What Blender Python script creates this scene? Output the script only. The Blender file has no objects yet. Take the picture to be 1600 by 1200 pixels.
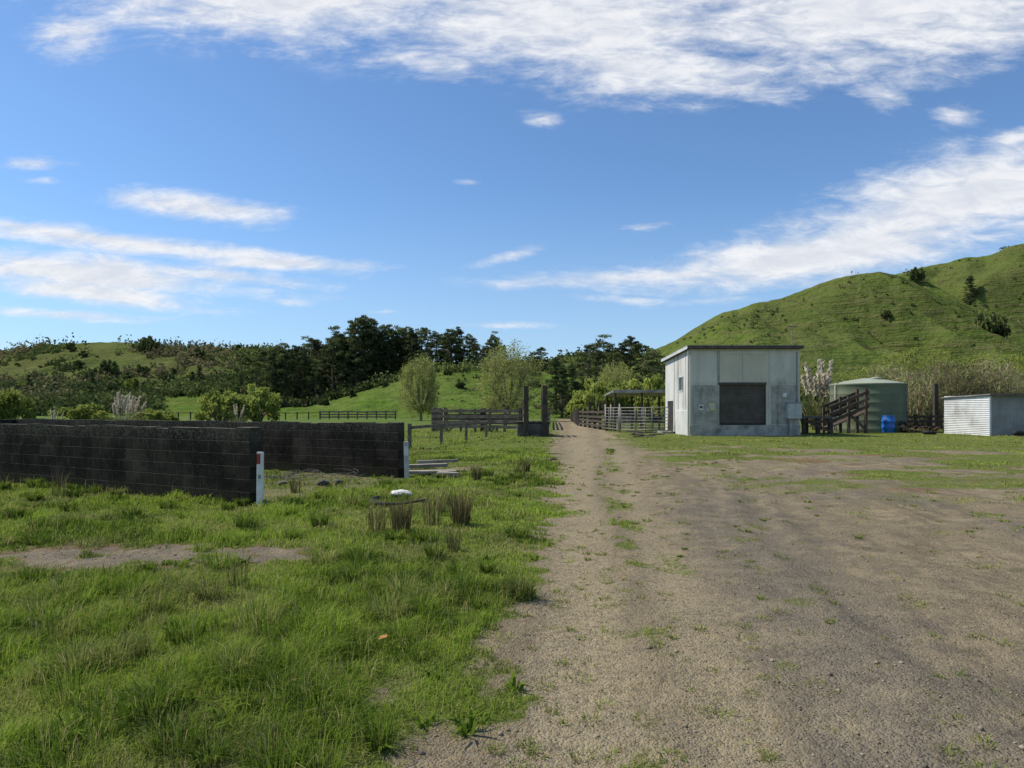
import bpy, bmesh, math, random
import numpy as np
from mathutils import Vector, Matrix
S=bpy.context.scene; COL=S.collection
F=1067.;HZ=640.;H=1.5
random.seed(7); RNG=np.random.default_rng(11)
def gp(px,py):
    D=F*H/(py-HZ); return ((px-800)*D/F, D)
def xat(px,D): return (px-800)*D/F
def zat(py,D): return H-(py-HZ)*D/F

# ------------------------------------------------------------ numpy noise
def _hash(ix,iy,s):
    n=(ix*374761393+iy*668265263+s*1442695041)&0x7fffffff
    n=((n^(n>>13))*1274126177)&0x7fffffff
    return ((n^(n>>16))&0xffff)/65535.0
def vnoise(x,y,s=0):
    x=np.asarray(x,float);y=np.asarray(y,float)
    ix=np.floor(x).astype(np.int64);iy=np.floor(y).astype(np.int64)
    fx=x-ix;fy=y-iy
    fx=fx*fx*(3-2*fx);fy=fy*fy*(3-2*fy)
    a=_hash(ix,iy,s);b=_hash(ix+1,iy,s);c=_hash(ix,iy+1,s);d=_hash(ix+1,iy+1,s)
    return (a*(1-fx)+b*fx)*(1-fy)+(c*(1-fx)+d*fx)*fy
def fbm(x,y,s=0,o=4):
    t=0;a=.5;n=0
    for k in range(o):
        t=t+a*vnoise(np.asarray(x)*2**k,np.asarray(y)*2**k,s+k*17);n+=a;a*=.5
    return t/n
def sstep(a,b,x):
    t=np.clip((x-a)/(b-a),0,1);return t*t*(3-2*t)

# ------------------------------------------------------------ object helpers
def tag(o,label=None,cat=None,group=None,kind=None):
    if label:o['label']=label
    if cat:o['category']=cat
    if group:o['group']=group
    if kind:o['kind']=kind
    return o
def thing(name,label,cat,loc=(0,0,0),rz=0,group=None):
    o=bpy.data.objects.new(name,None);COL.objects.link(o)
    o.location=loc;o.rotation_euler=(0,0,rz);o.empty_display_size=.3
    return tag(o,label,cat,group)
def link(name,me,parent=None):
    o=bpy.data.objects.new(name,me);COL.objects.link(o)
    if parent:o.parent=parent
    return o
class MB:
    def __init__(s): s.v=[];s.f=[]
    def add(s,vs,fs):
        b=len(s.v);s.v+= [tuple(v) for v in vs];s.f+=[tuple(b+i for i in f) for f in fs];return s
    def hexa(s,vs):  # 8 verts: bottom 4 ccw, top 4
        return s.add(vs,[(3,2,1,0),(4,5,6,7),(0,1,5,4),(1,2,6,5),(2,3,7,6),(3,0,4,7)])
    def box(s,x0,x1,y0,y1,z0,z1):
        return s.hexa([(x0,y0,z0),(x1,y0,z0),(x1,y1,z0),(x0,y1,z0),(x0,y0,z1),(x1,y0,z1),(x1,y1,z1),(x0,y1,z1)])
    def beam(s,p,q,w,h,up=(0,0,1)):
        p=Vector(p);q=Vector(q);d=(q-p).normalized();u=Vector(up)
        if abs(d.dot(u))>.95:u=Vector((0,1,0))
        r=d.cross(u).normalized();u=r.cross(d).normalized()
        a=r*w/2;b=u*h/2
        return s.hexa([p-a-b,p+a-b,q+a-b,q-a-b,p-a+b,p+a+b,q+a+b,q-a+b])
    def path(s,pts,rad,n=8):
        pts=[Vector(p) for p in pts];b=len(s.v)
        if not hasattr(rad,'__len__'):rad=[rad]*len(pts)
        for i,p in enumerate(pts):
            d=(pts[min(i+1,len(pts)-1)]-pts[max(i-1,0)]).normalized()
            u=Vector((0,0,1)) if abs(d.z)<.9 else Vector((1,0,0))
            r=d.cross(u).normalized();u=r.cross(d)
            for k in range(n):
                a=2*math.pi*k/n;s.v.append(tuple(p+(r*math.cos(a)+u*math.sin(a))*rad[i]))
        for i in range(len(pts)-1):
            for k in range(n):
                k2=(k+1)%n;s.f.append((b+i*n+k,b+i*n+k2,b+(i+1)*n+k2,b+(i+1)*n+k))
        s.f.append(tuple(b+k for k in range(n))[::-1]);e=b+(len(pts)-1)*n
        s.f.append(tuple(e+k for k in range(n)));return s
    def lathe(s,prof,n=32,c=(0,0,0)):
        b=len(s.v)
        for r,z in prof:
            for k in range(n):
                a=2*math.pi*k/n;s.v.append((c[0]+r*math.cos(a),c[1]+r*math.sin(a),c[2]+z))
        for i in range(len(prof)-1):
            for k in range(n):
                k2=(k+1)%n;s.f.append((b+i*n+k,b+i*n+k2,b+(i+1)*n+k2,b+(i+1)*n+k))
        s.f.append(tuple(b+k for k in range(n))[::-1]);e=b+(len(prof)-1)*n
        s.f.append(tuple(e+k for k in range(n)));return s
    def mesh(s,name,m,smooth=False):
        me=bpy.data.meshes.new(name);me.from_pydata(s.v,[],s.f)
        if m:me.materials.append(m)
        if smooth:me.polygons.foreach_set('use_smooth',[True]*len(me.polygons))
        me.update();return me
    def build(s,name,m,parent=None,smooth=False,bevel=0,jit=0):
        if jit:
            s.v=[(x+random.uniform(-jit,jit),y+random.uniform(-jit,jit),z+random.uniform(-jit,jit)) for x,y,z in s.v]
        o=link(name,s.mesh(name,m,smooth),parent)
        if bevel:
            b=o.modifiers.new('bevel','BEVEL');b.width=bevel;b.segments=2;b.limit_method='ANGLE'
        return o
def np_mesh(name,verts,loops,starts,m,tint=None,smooth=False):
    me=bpy.data.meshes.new(name)
    me.vertices.add(len(verts));me.vertices.foreach_set('co',np.ascontiguousarray(verts,dtype=np.float32).ravel())
    me.loops.add(len(loops));me.loops.foreach_set('vertex_index',np.ascontiguousarray(loops,dtype=np.int32))
    me.polygons.add(len(starts));me.polygons.foreach_set('loop_start',np.ascontiguousarray(starts,dtype=np.int32))
    if tint is not None:
        a=me.color_attributes.new('tint','FLOAT_COLOR','POINT');a.data.foreach_set('color',np.ascontiguousarray(tint,dtype=np.float32).ravel())
    me.update(calc_edges=True)
    if smooth:me.polygons.foreach_set('use_smooth',np.ones(len(starts),dtype=bool))
    if m:me.materials.append(m)
    return me

# ------------------------------------------------------------ node helpers
class NT:
    def __init__(s,nt): s.t=nt;s.n=nt.nodes;s.l=nt.links
    def new(s,ty,**k):
        n=s.n.new(ty)
        for a,b in k.items():setattr(n,a,b)
        return n
    def put(s,sock,v):
        if v is None:return
        if isinstance(v,bpy.types.NodeSocket):s.l.new(v,sock)
        else:
            if isinstance(v,(tuple,list)) and len(v)==3 and sock.type=='RGBA':v=(*v,1)
            sock.default_value=v
    def math(s,op,a,b=None,c=None,clamp=False):
        n=s.new('ShaderNodeMath',operation=op,use_clamp=clamp)
        s.put(n.inputs[0],a);s.put(n.inputs[1],b)
        if c is not None:s.put(n.inputs[2],c)
        return n.outputs[0]
    def mix(s,f,a,b,bt='MIX'):
        n=s.new('ShaderNodeMix',data_type='RGBA',blend_type=bt)
        s.put(n.inputs[0],f);s.put(n.inputs[6],a);s.put(n.inputs[7],b);return n.outputs[2]
    def noise(s,vec,scale,detail=4,rough=.55,dist=0):
        n=s.new('ShaderNodeTexNoise');s.put(n.inputs['Vector'],vec)
        n.inputs['Scale'].default_value=scale;n.inputs['Detail'].default_value=detail
        n.inputs['Roughness'].default_value=rough;n.inputs['Distortion'].default_value=dist;return n.outputs[0]
    def mr(s,v,a,b,c=0,d=1,smooth=True):
        n=s.new('ShaderNodeMapRange');n.interpolation_type='SMOOTHSTEP' if smooth else 'LINEAR'
        s.put(n.inputs[0],v);n.inputs[1].default_value=a;n.inputs[2].default_value=b;n.inputs[3].default_value=c;n.inputs[4].default_value=d
        return n.outputs[0]
    def mapping(s,vec,scale=(1,1,1),loc=(0,0,0),rot=(0,0,0),ty='POINT'):
        n=s.new('ShaderNodeMapping',vector_type=ty);s.put(n.inputs[0],vec)
        n.inputs['Location'].default_value=loc;n.inputs['Rotation'].default_value=rot;n.inputs['Scale'].default_value=scale;return n.outputs[0]
    def obj(s): return s.new('ShaderNodeTexCoord').outputs['Object']
    def bump(s,h,st=.3,dist=.02):
        n=s.new('ShaderNodeBump');s.put(n.inputs['Height'],h);n.inputs['Strength'].default_value=st;n.inputs['Distance'].default_value=dist;return n.outputs[0]
def newmat(name):
    m=bpy.data.materials.new(name);m.use_nodes=True;t=NT(m.node_tree)
    b=t.n['Principled BSDF'];b.inputs['Specular IOR Level'].default_value=.25
    return m,t,b
def mat(name,c1,c2=None,scale=4,rough=.8,metal=0,bump=.2,c3=None,stretch=(1,1,1),fine=40,spec=.25):
    m,t,b=newmat(name);v=t.mapping(t.obj(),stretch)
    n1=t.noise(v,scale,4,.6);n2=t.noise(v,fine,3,.6)
    col=t.mix(t.mr(n1,.35,.65),c1,c2 or tuple(x*.7 for x in c1))
    if c3:col=t.mix(t.mr(t.noise(v,scale*.45,6,.7),.55,.7),col,c3)
    col=t.mix(.35,col,t.mix(n2,(.25,.25,.25),(.75,.75,.75)),'OVERLAY')
    t.put(b.inputs['Base Color'],col);b.inputs['Roughness'].default_value=rough;b.inputs['Metallic'].default_value=metal
    b.inputs['Specular IOR Level'].default_value=spec
    if bump:t.put(b.inputs['Normal'],t.bump(n2,bump,.01))
    return m
def leafmat(name,dark,light,dry=None,trans=.35,rnd=.35,up=.5):
    m=bpy.data.materials.new(name);m.use_nodes=True;t=NT(m.node_tree);t.n.remove(t.n['Principled BSDF'])
    at=t.new('ShaderNodeAttribute',attribute_name='tint');sep=t.new('ShaderNodeSeparateColor');t.put(sep.inputs[0],at.outputs['Color'])
    col=t.mix(sep.outputs[0],dark,light)
    if dry:col=t.mix(sep.outputs[1],col,dry)
    if rnd:
        oi=t.new('ShaderNodeObjectInfo')
        f=t.math('MULTIPLY_ADD',oi.outputs['Random'],rnd*2,1-rnd)
        sc=t.new('ShaderNodeVectorMath',operation='SCALE');t.put(sc.inputs[0],col);t.put(sc.inputs['Scale'],f);col=sc.outputs[0]
    d=t.new('ShaderNodeBsdfDiffuse');t.put(d.inputs[0],col);out=d.outputs[0]
    if up:   # shading normals leaned to the sky, to brighten and even out the foliage
        g=t.new('ShaderNodeNewGeometry');a=t.new('ShaderNodeVectorMath',operation='ADD');t.put(a.inputs[0],g.outputs['Normal']);a.inputs[1].default_value=(0,0,up)
        nn=t.new('ShaderNodeVectorMath',operation='NORMALIZE');t.put(nn.inputs[0],a.outputs[0]);t.put(d.inputs['Normal'],nn.outputs[0])
    if trans:
        tr=t.new('ShaderNodeBsdfTranslucent');mx=t.new('ShaderNodeMixShader');t.put(tr.inputs[0],col);mx.inputs[0].default_value=trans
        t.l.new(d.outputs[0],mx.inputs[1]);t.l.new(tr.outputs[0],mx.inputs[2]);out=mx.outputs[0]
    t.l.new(out,t.n['Material Output'].inputs[0]);return m

# ------------------------------------------------------------ camera, light, sky
cam=bpy.data.cameras.new('camera');co=bpy.data.objects.new('camera',cam);COL.objects.link(co)
co.location=(0,0,H);co.rotation_euler=(math.pi/2,0,0);cam.lens=24;cam.sensor_width=36;cam.shift_y=.025;cam.clip_end=6000;cam.clip_start=.05
S.camera=co
EL=math.radians(50);AZ=math.radians(-76)
sd=Vector((math.sin(AZ)*math.cos(EL),math.cos(AZ)*math.cos(EL),math.sin(EL)))
sl=bpy.data.lights.new('sun','SUN');so=bpy.data.objects.new('sun',sl);COL.objects.link(so)
sl.energy=4.9;sl.angle=math.radians(.5);sl.color=(1,.94,.82);so.rotation_euler=(-sd).to_track_quat('-Z','Y').to_euler()
so.location=(-30,20,40)
W=bpy.data.worlds.new('World');S.world=W;W.use_nodes=True
def build_world():
    t=NT(W.node_tree);bg=t.n['Background'];bg.inputs[1].default_value=.13
    sky=t.new('ShaderNodeTexSky');sky.sky_type='NISHITA';sky.sun_disc=False;sky.sun_elevation=EL;sky.sun_rotation=AZ
    sky.ozone_density=2.2;sky.dust_density=.25;sky.air_density=.95
    g=t.new('ShaderNodeTexCoord').outputs['Generated'];sp=t.new('ShaderNodeSeparateXYZ');t.put(sp.inputs[0],g)
    y=t.math('MAXIMUM',t.math('ABSOLUTE',sp.outputs[1]),.08)
    u=t.math('DIVIDE',sp.outputs[0],y);v=t.math('DIVIDE',sp.outputs[2],y)
    cb=t.new('ShaderNodeCombineXYZ');t.put(cb.inputs[0],u);t.put(cb.inputs[1],v);uv=cb.outputs[0]
    E=[(420,0,440,78,-3,1.),(900,30,420,100,0,1.),(1300,10,500,105,2,1.),(1010,105,290,60,-4,.9),(1150,142,140,26,0,.78),(690,100,160,36,-8,.7),(1500,40,250,80,10,.9),(120,52,90,44,8,.75),(1340,100,170,40,8,.72),
       (1490,182,56,22,0,.66),(1370,148,70,30,-20,.6),(1580,217,80,22,12,.7),(850,188,46,14,-8,.62),
       (1450,330,290,80,14,1.),(1570,295,200,80,5,1.),(1230,405,320,44,8,1.),(1030,430,300,19,2,.9),(1340,385,220,60,12,1.),(990,470,110,12,-4,.6),(1120,470,140,10,3,.55),
       (300,322,170,24,-7,1.),(190,378,400,18,-7,1.),(450,411,190,13,-2,.95),(40,352,180,16,-5,.75),(100,425,360,32,-5,1.),(160,458,240,22,-7,1.),(330,430,220,15,-5,.85),(440,471,60,9,-4,.62),
       (790,402,76,11,14,.68),(50,254,74,13,0,.68),(70,283,40,8,0,.6),(1000,356,60,10,8,.62),(730,284,34,7,0,.55),(90,491,280,10,-3,.7),(770,508,110,7,0,.55),(605,488,44,6,0,.5)]
    acc=None
    for px,py,a,b,r,w in E:
        mp=t.mapping(uv,(a/F*1.4,b/F*1.5,1),((px-800)/F,(HZ-py)/F,0),(0,0,math.radians(r)),'TEXTURE')
        ln=t.new('ShaderNodeVectorMath',operation='LENGTH');t.put(ln.inputs[0],mp)
        e=t.mr(ln.outputs['Value'],1.,.1,0,w,False)
        acc=e if acc is None else t.math('MAXIMUM',acc,e)
    vec=t.mapping(uv,(1,3.2,1),(3.1,.7,0),(0,0,math.radians(-5)))
    n1=t.noise(vec,4.6,8,.68,.4);n2=t.noise(t.mapping(uv,(1,3.0,1),(1.3,2.2,0)),15,5,.66,.4)
    nn=t.math('ADD',t.math('MULTIPLY',n1,.62),t.math('MULTIPLY',n2,.38))
    d=t.math('ADD',t.math('MULTIPLY',acc,1.0),t.math('MULTIPLY',t.math('SUBTRACT',nn,.5),2.2))
    den=t.math('MULTIPLY',t.mr(d,.18,1.0),t.mr(acc,.0,.35))
    den=t.math('MULTIPLY',den,.95)
    sc=t.mix(1.,sky.outputs[0],(.80,1.0,1.17),'MULTIPLY')
    # haze low on the horizon
    sc=t.mix(t.mr(v,.34,.02,0,.42),sc,(3.3,4.5,6.2))
    shade=t.mr(n2,.35,.7)
    cc=t.mix(shade,(5.6,5.85,6.4),(7.2,7.25,7.4))
    cc=t.mix(t.math('MULTIPLY',t.mr(d,.95,1.5),.5),cc,(5.2,5.4,5.9))
    t.put(bg.inputs[0],t.mix(den,sc,cc))
build_world()
S.view_settings.view_transform='Standard';S.view_settings.look='None';S.view_settings.exposure=0

# ------------------------------------------------------------ ground
EY=np.array([-60,0,2.86,3.48,5,7.27,10,14,20,32,64,107,140]);EX=np.array([-4,-.75,-.36,-.22,-.0,.36,.62,.85,1.16,1.9,4.2,7.2,9])
RY=np.array([-60,9,13,20,32,45,64,107,140]);RX=np.array([40,6,4.2,3.7,4.8,6.0,7.6,10.2,12])
WD=Vector((-.88,.475,0)).normalized();WN=Vector((-WD.y,WD.x,0))   # wall direction; WN points to camera side
if WN.y>0:WN=-WN
FW=Vector((-4.05,10.8,0));BW=Vector((-2.46,15.2,0))
def masks(x,y):
    e=np.interp(y,EY,EX);r=np.interp(y,RY,RX)
    nz=fbm(x*1.3,y*1.3,3)-.5;nf=fbm(x*5,y*5,9)-.5
    g=sstep(-.35,.4,e-x+nz*1.0+nf*1.1)
    gr=sstep(-.8,1.6,x-r+nz*3)*sstep(7,16,y)*.92
    gr=gr*sstep(.32,.60,fbm(x*.45,y*.9,21)+.16*nf+.30*sstep(24,32,y)-.04*sstep(20,10,y))
    g=np.maximum(g,gr)
    cs=np.exp(-((x-(.25+.135*y))/.34)**2)*sstep(3,5,y)*sstep(.40,.68,fbm(x*2.4,y*2.4,31))*.75
    g=np.maximum(g,cs)
    wd=sstep(.58,.8,fbm(x*1.9,y*1.9,44))*.6; g=np.maximum(g,wd)
    gv=.9*np.exp(-((x-(1.2+.19*y))/(.7+.07*y))**2)*sstep(18,9,y)
    gv=np.maximum(gv,.8*sstep(.42,.70,fbm(x*.6,y*.6,77))*sstep(0,2.4,x-.2*y))
    rd=sstep(.48,.7,fbm(x*.7,y*.9,55))*sstep(5,9,x)*sstep(10,13,y)*sstep(32,20,y)
    # gravel patch in the grass
    q=((x+3.75)/1.45)**2+((y-7.05)/.78)**2+nz*2.8+nf*2.2
    p=sstep(1.5,.3,q)*sstep(.26,.52,fbm(x*3.,y*3.,67)+.08);g=g*(1-p*.95);gv=np.maximum(gv,p*.8)
    rd=np.maximum(rd,sstep(.2,.95,q)*sstep(1.7,1.05,q)*.9)
    # inside the bunker and the bare ground beyond its mouth
    s1=(x-FW.x)*WN.x+(y-FW.y)*WN.y;s2=(x-BW.x)*WN.x+(y-BW.y)*WN.y
    al=(x-FW.x)*WD.x+(y-FW.y)*WD.y
    ins=sstep(.1,-.2,s1)*sstep(-.1,.2,s2)*sstep(-.6,.4,al)
    g=g*(1-.5*ins);gv=np.maximum(gv,ins*.6)
    b2=np.exp(-((x+1.2)/1.6)**2-((y-17.3)/1.5)**2)*sstep(.35,.6,fbm(x*1.5,y*1.5,61));g=g*(1-.8*b2)
    g=np.where(y<-20,1,g)
    return g,gv,rd
def sandy(x,y):
    k=.12+.012*np.abs(y);w=.35*np.sin(y*.35)*sstep(0,10,y)*.3
    a=np.exp(-((x-(-.05+.10*y)-w)/(.26+k))**2);b=np.exp(-((x-(.62+.125*y)-w)/(.18+k))**2)
    return np.clip(np.maximum(a,b*.8),0,1)
def gz(x,y):
    x=np.asarray(x,float);y=np.asarray(y,float)
    fade=sstep(45,25,np.abs(y)+.3*np.abs(x))
    z=(fbm(x*.5,y*.5,91)-.5)*.10+(fbm(x*2.2,y*2.2,92)-.5)*.05+(fbm(x*7,y*7,93)-.5)*.024
    z=z-.035*sandy(x,y)
    for off,w in ((1.75,.16),(2.15,.14),(3.2,.22)):
        c=off+.2*y+.25*np.sin(y*.4+off);z=z-.03*np.exp(-((x-c)/w)**2)+.012*np.exp(-((np.abs(x-c)-w*1.7)/(w*.6))**2)
    return z*fade
def ground():
    n=620
    a=3.;u=np.linspace(-1,1,n);xs=a*np.sinh(u*math.asinh(2600/a))
    b=3.;u0=-math.asinh(70/b);u1=math.asinh(2600/b);ys=5+b*np.sinh(np.linspace(u0,u1,n))
    X,Y=np.meshgrid(xs,ys);Z=gz(X,Y)
    V=np.stack([X,Y,Z],-1).reshape(-1,3)
    i=np.arange((n-1)*(n-1));r=i//(n-1);c=i%(n-1);q=r*n+c
    L=np.stack([q,q+1,q+n+1,q+n],-1).ravel()
    g,gv,rd=masks(X,Y)
    T=np.stack([g,gv,rd,sandy(X,Y)],-1).reshape(-1,4)
    m,t,bs=newmat('ground soil')
    at=t.new('ShaderNodeAttribute',attribute_name='tint');sp=t.new('ShaderNodeSeparateColor');t.put(sp.inputs[0],at.outputs['Color'])
    v=t.obj();ps=t.new('ShaderNodeSeparateXYZ');t.put(ps.inputs[0],v)
    nb=t.noise(v,.55,4,.6);nm=t.noise(v,2.6,6,.70);nf=t.noise(v,20,5,.72)
    # streaks worn along the direction of travel
    su=t.math('MULTIPLY_ADD',ps.outputs[1],-.19,ps.outputs[0]);sb=t.new('ShaderNodeCombineXYZ');t.put(sb.inputs[0],t.math('MULTIPLY',su,1.7));t.put(sb.inputs[1],t.math('MULTIPLY',ps.outputs[1],.22))
    ns=t.noise(sb.outputs[0],1.,6,.7,1.2)
    vo=t.new('ShaderNodeTexVoronoi');t.put(vo.inputs['Vector'],v);vo.inputs['Scale'].default_value=75
    vs=t.new('ShaderNodeSeparateColor');t.put(vs.inputs[0],vo.outputs['Color'])
    dirt=t.mix(t.mr(nm,.34,.66),(.345,.275,.165),(.195,.152,.095))
    dirt=t.mix(t.math('MULTIPLY',t.mr(nb,.42,.62),.5),dirt,(.23,.18,.112))
    dirt=t.mix(t.math('MULTIPLY',t.mr(ns,.47,.64),.55),dirt,(.135,.108,.072))
    dirt=t.mix(t.math('MULTIPLY',t.mr(nf,.50,.68),.6),dirt,(.11,.085,.055))
    sa=t.mr(t.math('ADD',at.outputs['Alpha'],t.math('MULTIPLY',t.math('SUBTRACT',nm,.5),1.8)),.25,1.0,0,.7)
    dirt=t.mix(sa,dirt,t.mix(t.mr(nf,.38,.66),(.425,.345,.210),(.225,.18,.11)))
    peb=t.mix(vs.outputs[0],(.11,.096,.075),(.33,.285,.215))
    dirt=t.mix(t.math('MULTIPLY',t.mr(vs.outputs[1],.72,.78),.6),dirt,peb)
    grav=t.mix(t.mr(nm,.3,.7),(.205,.174,.130),(.128,.107,.081))
    grav=t.mix(t.math('MULTIPLY',t.mr(ns,.52,.36),.6),grav,(.29,.235,.155))
    grav=t.mix(.3,grav,peb);grav=t.mix(t.math('MULTIPLY',t.mr(nf,.48,.68),.6),grav,(.08,.066,.049))
    fg=t.mr(t.math('SUBTRACT',t.math('ADD',sp.outputs[1],t.math('MULTIPLY',t.math('SUBTRACT',nm,.5),2.2)),t.math('MULTIPLY',at.outputs['Alpha'],.4)),.05,1.1,0,.85)
    col=t.mix(fg,dirt,grav)
    col=t.mix(t.math('MULTIPLY',t.mr(t.math('ADD',sp.outputs[2],t.math('SUBTRACT',nf,.5)),.35,.8),.7),col,(.18,.10,.055))
    gra=t.mix(t.mr(nm,.3,.7),(.095,.13,.024),(.165,.19,.046));gra=t.mix(t.math('MULTIPLY',t.mr(nf,.45,.7),.6),gra,(.066,.07,.025))
    gra=t.mix(t.math('MULTIPLY',t.mr(nb,.45,.7),.4),gra,(.18,.165,.065))
    gra=t.mix(t.mr(ps.outputs[1],50,80),gra,t.mix(t.mr(t.noise(v,.08,4),.35,.65),(.09,.145,.028),(.125,.155,.045)))
    ff=t.mr(t.math('ADD',sp.outputs[0],t.math('MULTIPLY',t.math('SUBTRACT',nf,.5),1.4)),.30,.80)
    col=t.mix(ff,col,gra)
    t.put(bs.inputs['Base Color'],col);bs.inputs['Roughness'].default_value=.95;bs.inputs['Specular IOR Level'].default_value=.05
    h=t.math('ADD',t.math('MULTIPLY',nm,.7),t.math('MULTIPLY',nf,.8))
    h=t.math('SUBTRACT',h,t.math('MULTIPLY',vo.outputs['Distance'],.22))
    t.put(bs.inputs['Normal'],t.bump(h,.95,.05))
    o=link('ground',np_mesh('ground',V,L,np.arange(len(i))*4,m,T,True));tag(o,'dirt and gravel farm yard with grass verges','ground',kind='structure')
ground()

# ------------------------------------------------------------ grass
GM=leafmat('grass blades',(.072,.125,.016),(.270,.370,.048),(.42,.35,.16),.38,0,1.0)
def blades(x,y,h,w,lean,th,z,tr,tg):
    n=len(x);ph=RNG.uniform(0,2*math.pi,n)
    b=np.stack([x,y,z-.01],-1);wv=np.stack([np.cos(ph),np.sin(ph),0*ph],-1)*(w/2)[:,None]
    ld=np.stack([np.cos(th),np.sin(th),0*th],-1)*(lean*h)[:,None]
    up=np.stack([0*h,0*h,h],-1)
    mid=b+up*.58+ld*.28;tip=b+up*(1-.35*np.minimum(lean,1.3))[:,None]+ld
    V=np.stack([b-wv,b+wv,mid-wv*.8,mid+wv*.8,tip],1).reshape(-1,3)
    k=np.arange(n)*5
    L=np.stack([k,k+1,k+3,k+2,k+2,k+3,k+4],-1).ravel()
    st=np.stack([np.arange(n)*7,np.arange(n)*7+4],-1).ravel()
    T=np.repeat(np.stack([tr,tg,0*tr,0*tr+1],-1),5,0)
    return V,L,st,T
def merge(parts):
    Vs=[];Ls=[];Ss=[];Ts=[];vo=lo=0
    for V,L,s,T in parts:
        Vs.append(V);Ls.append(L+vo);Ss.append(s+lo);Ts.append(T);vo+=len(V);lo+=len(L)
    return np.concatenate(Vs),np.concatenate(Ls),np.concatenate(Ss),np.concatenate(Ts)
def grass():
    parts=[]
    def field(N,d0,d1,p0,p1,pw,hs=1.,dryadd=0):
        u=RNG.uniform(0,1,N);e=2-pw
        D=(d0**e+u*(d1**e-d0**e))**(1/e)
        px=RNG.uniform(p0,p1,N);x=xat(px,D);y=D
        g,_,_=masks(x,y);nf=fbm(x*9,y*9,5)
        ok=(g+(nf-.5)*.6)>RNG.uniform(.22,.78,N)
        x=x[ok];y=y[ok];g=g[ok];D=D[ok]
        cl=fbm(x*.9,y*.9,12);c2=fbm(x*4.5,y*4.5,14)
        h=(.026+.15*sstep(.42,.72,cl)*sstep(.32,.70,c2)+.04*RNG.random(len(x)))*(.3+.7*g)*hs
        h=h*(.6+.7*RNG.random(len(x)))
        w=np.maximum(.0042,.00115*D)*(.7+.6*RNG.random(len(x)))
        th=RNG.normal(.4,1.4,len(x));ln=RNG.uniform(.1,1.1,len(x))
        tr=np.clip(.55+(fbm(x*.9,y*.9,71)-.5)*2.2+(fbm(x*4,y*4,72)-.5)*1.5+RNG.normal(0,.2,len(x)),0,1)
        tg=np.clip(sstep(.48,.74,fbm(x*1.5,y*1.5,81))*.7*RNG.random(len(x))+(RNG.random(len(x))<.08)*.7+dryadd*RNG.random(len(x)),0,1)
        parts.append(blades(x,y,h,w,ln,th,gz(x,y),tr,tg))
    field(310000,2.3,26,-140,960,1.62)
    field(40000,20,48,-140,900,1.5)
    field(120000,8,42,860,1720,1.35,.5,.35)
    field(60000,2.6,14,560,1600,1.5,.55,.25)
    for k in range(200):
        D=2.7+RNG.random()**1.6*17;px=RNG.uniform(-60,850)
        if k<30:D=RNG.uniform(2.8,5.5);px=RNG.uniform(20,620)
        x0=xat(px,D)
        if masks(np.array([x0]),np.array([D]))[0][0]<.7:continue
        n=int(RNG.uniform(90,240));r=RNG.uniform(.05,.15)
        a=RNG.uniform(0,6.28,n);q=r*np.sqrt(RNG.random(n));x=x0+q*np.cos(a);y=D+q*np.sin(a)
        h=RNG.uniform(.10,.25)*RNG.uniform(.5,1.1,n);base=RNG.uniform(.0,.55);dr=.5*(RNG.random()<.2)
        parts.append(blades(x,y,h,np.full(n,max(.0045,.0011*D)),RNG.uniform(.2,1.1,n),a+RNG.normal(0,.4,n),gz(x,y),np.clip(base+RNG.normal(0,.15,n),0,1),np.clip((RNG.random(n)<.08)*.8+dr*RNG.random(n),0,1)))
    for k in range(220):
        D=2.9+RNG.random()**1.3*9;px=RNG.uniform(0,860);x0=xat(px,D)
        if masks(np.array([x0]),np.array([D]))[0][0]<.5:continue
        n=int(RNG.uniform(7,18));a=RNG.uniform(0,6.28,n);x=x0+.02*np.cos(a);y=D+.02*np.sin(a)
        h=RNG.uniform(.05,.12)*RNG.uniform(.6,1.2,n)
        parts.append(blades(x,y,h,np.full(n,RNG.uniform(.014,.028)),RNG.uniform(.6,1.4,n),a,gz(x,y),np.full(n,RNG.uniform(.1,.6)),np.zeros(n)))
    n=1500;D=2.8+RNG.random(n)**1.3*14;px=RNG.uniform(-40,840,n);x=xat(px,D);ok=masks(x,D)[0]>.8;x=x[ok];D=D[ok];n=len(x)
    parts.append(blades(x,D,RNG.uniform(.14,.30,n),np.maximum(.0025,.0007*D),RNG.uniform(.05,.4,n),RNG.uniform(0,6.28,n),gz(x,D),RNG.random(n),RNG.uniform(.4,.9,n)))
    for k in range(900):
        D=2.8+RNG.random()**1.4*17;px=RNG.uniform(600,1640);x0=xat(px,D)
        if abs(px-960)>260 and RNG.random()<.5:continue
        n=int(RNG.uniform(6,40));r=RNG.uniform(.015,.09)
        a=RNG.uniform(0,6.28,n);q=r*np.sqrt(RNG.random(n));x=x0+q*np.cos(a);y=D+q*np.sin(a)
        h=RNG.uniform(.015,.06)*RNG.uniform(.6,1.2,n)
        parts.append(blades(x,y,h,np.full(n,max(.005,.0012*D)),RNG.uniform(.5,1.4,n),a,gz(x,y),np.clip(.35+RNG.normal(0,.2,n),0,1),RNG.random(n)*.4))
    V,L,s,T=merge(parts)
    o=link('grass',np_mesh('grass',V,L,s,GM,T));tag(o,'rough green grass growing over the verge and yard','grass',kind='stuff')
grass()
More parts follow.
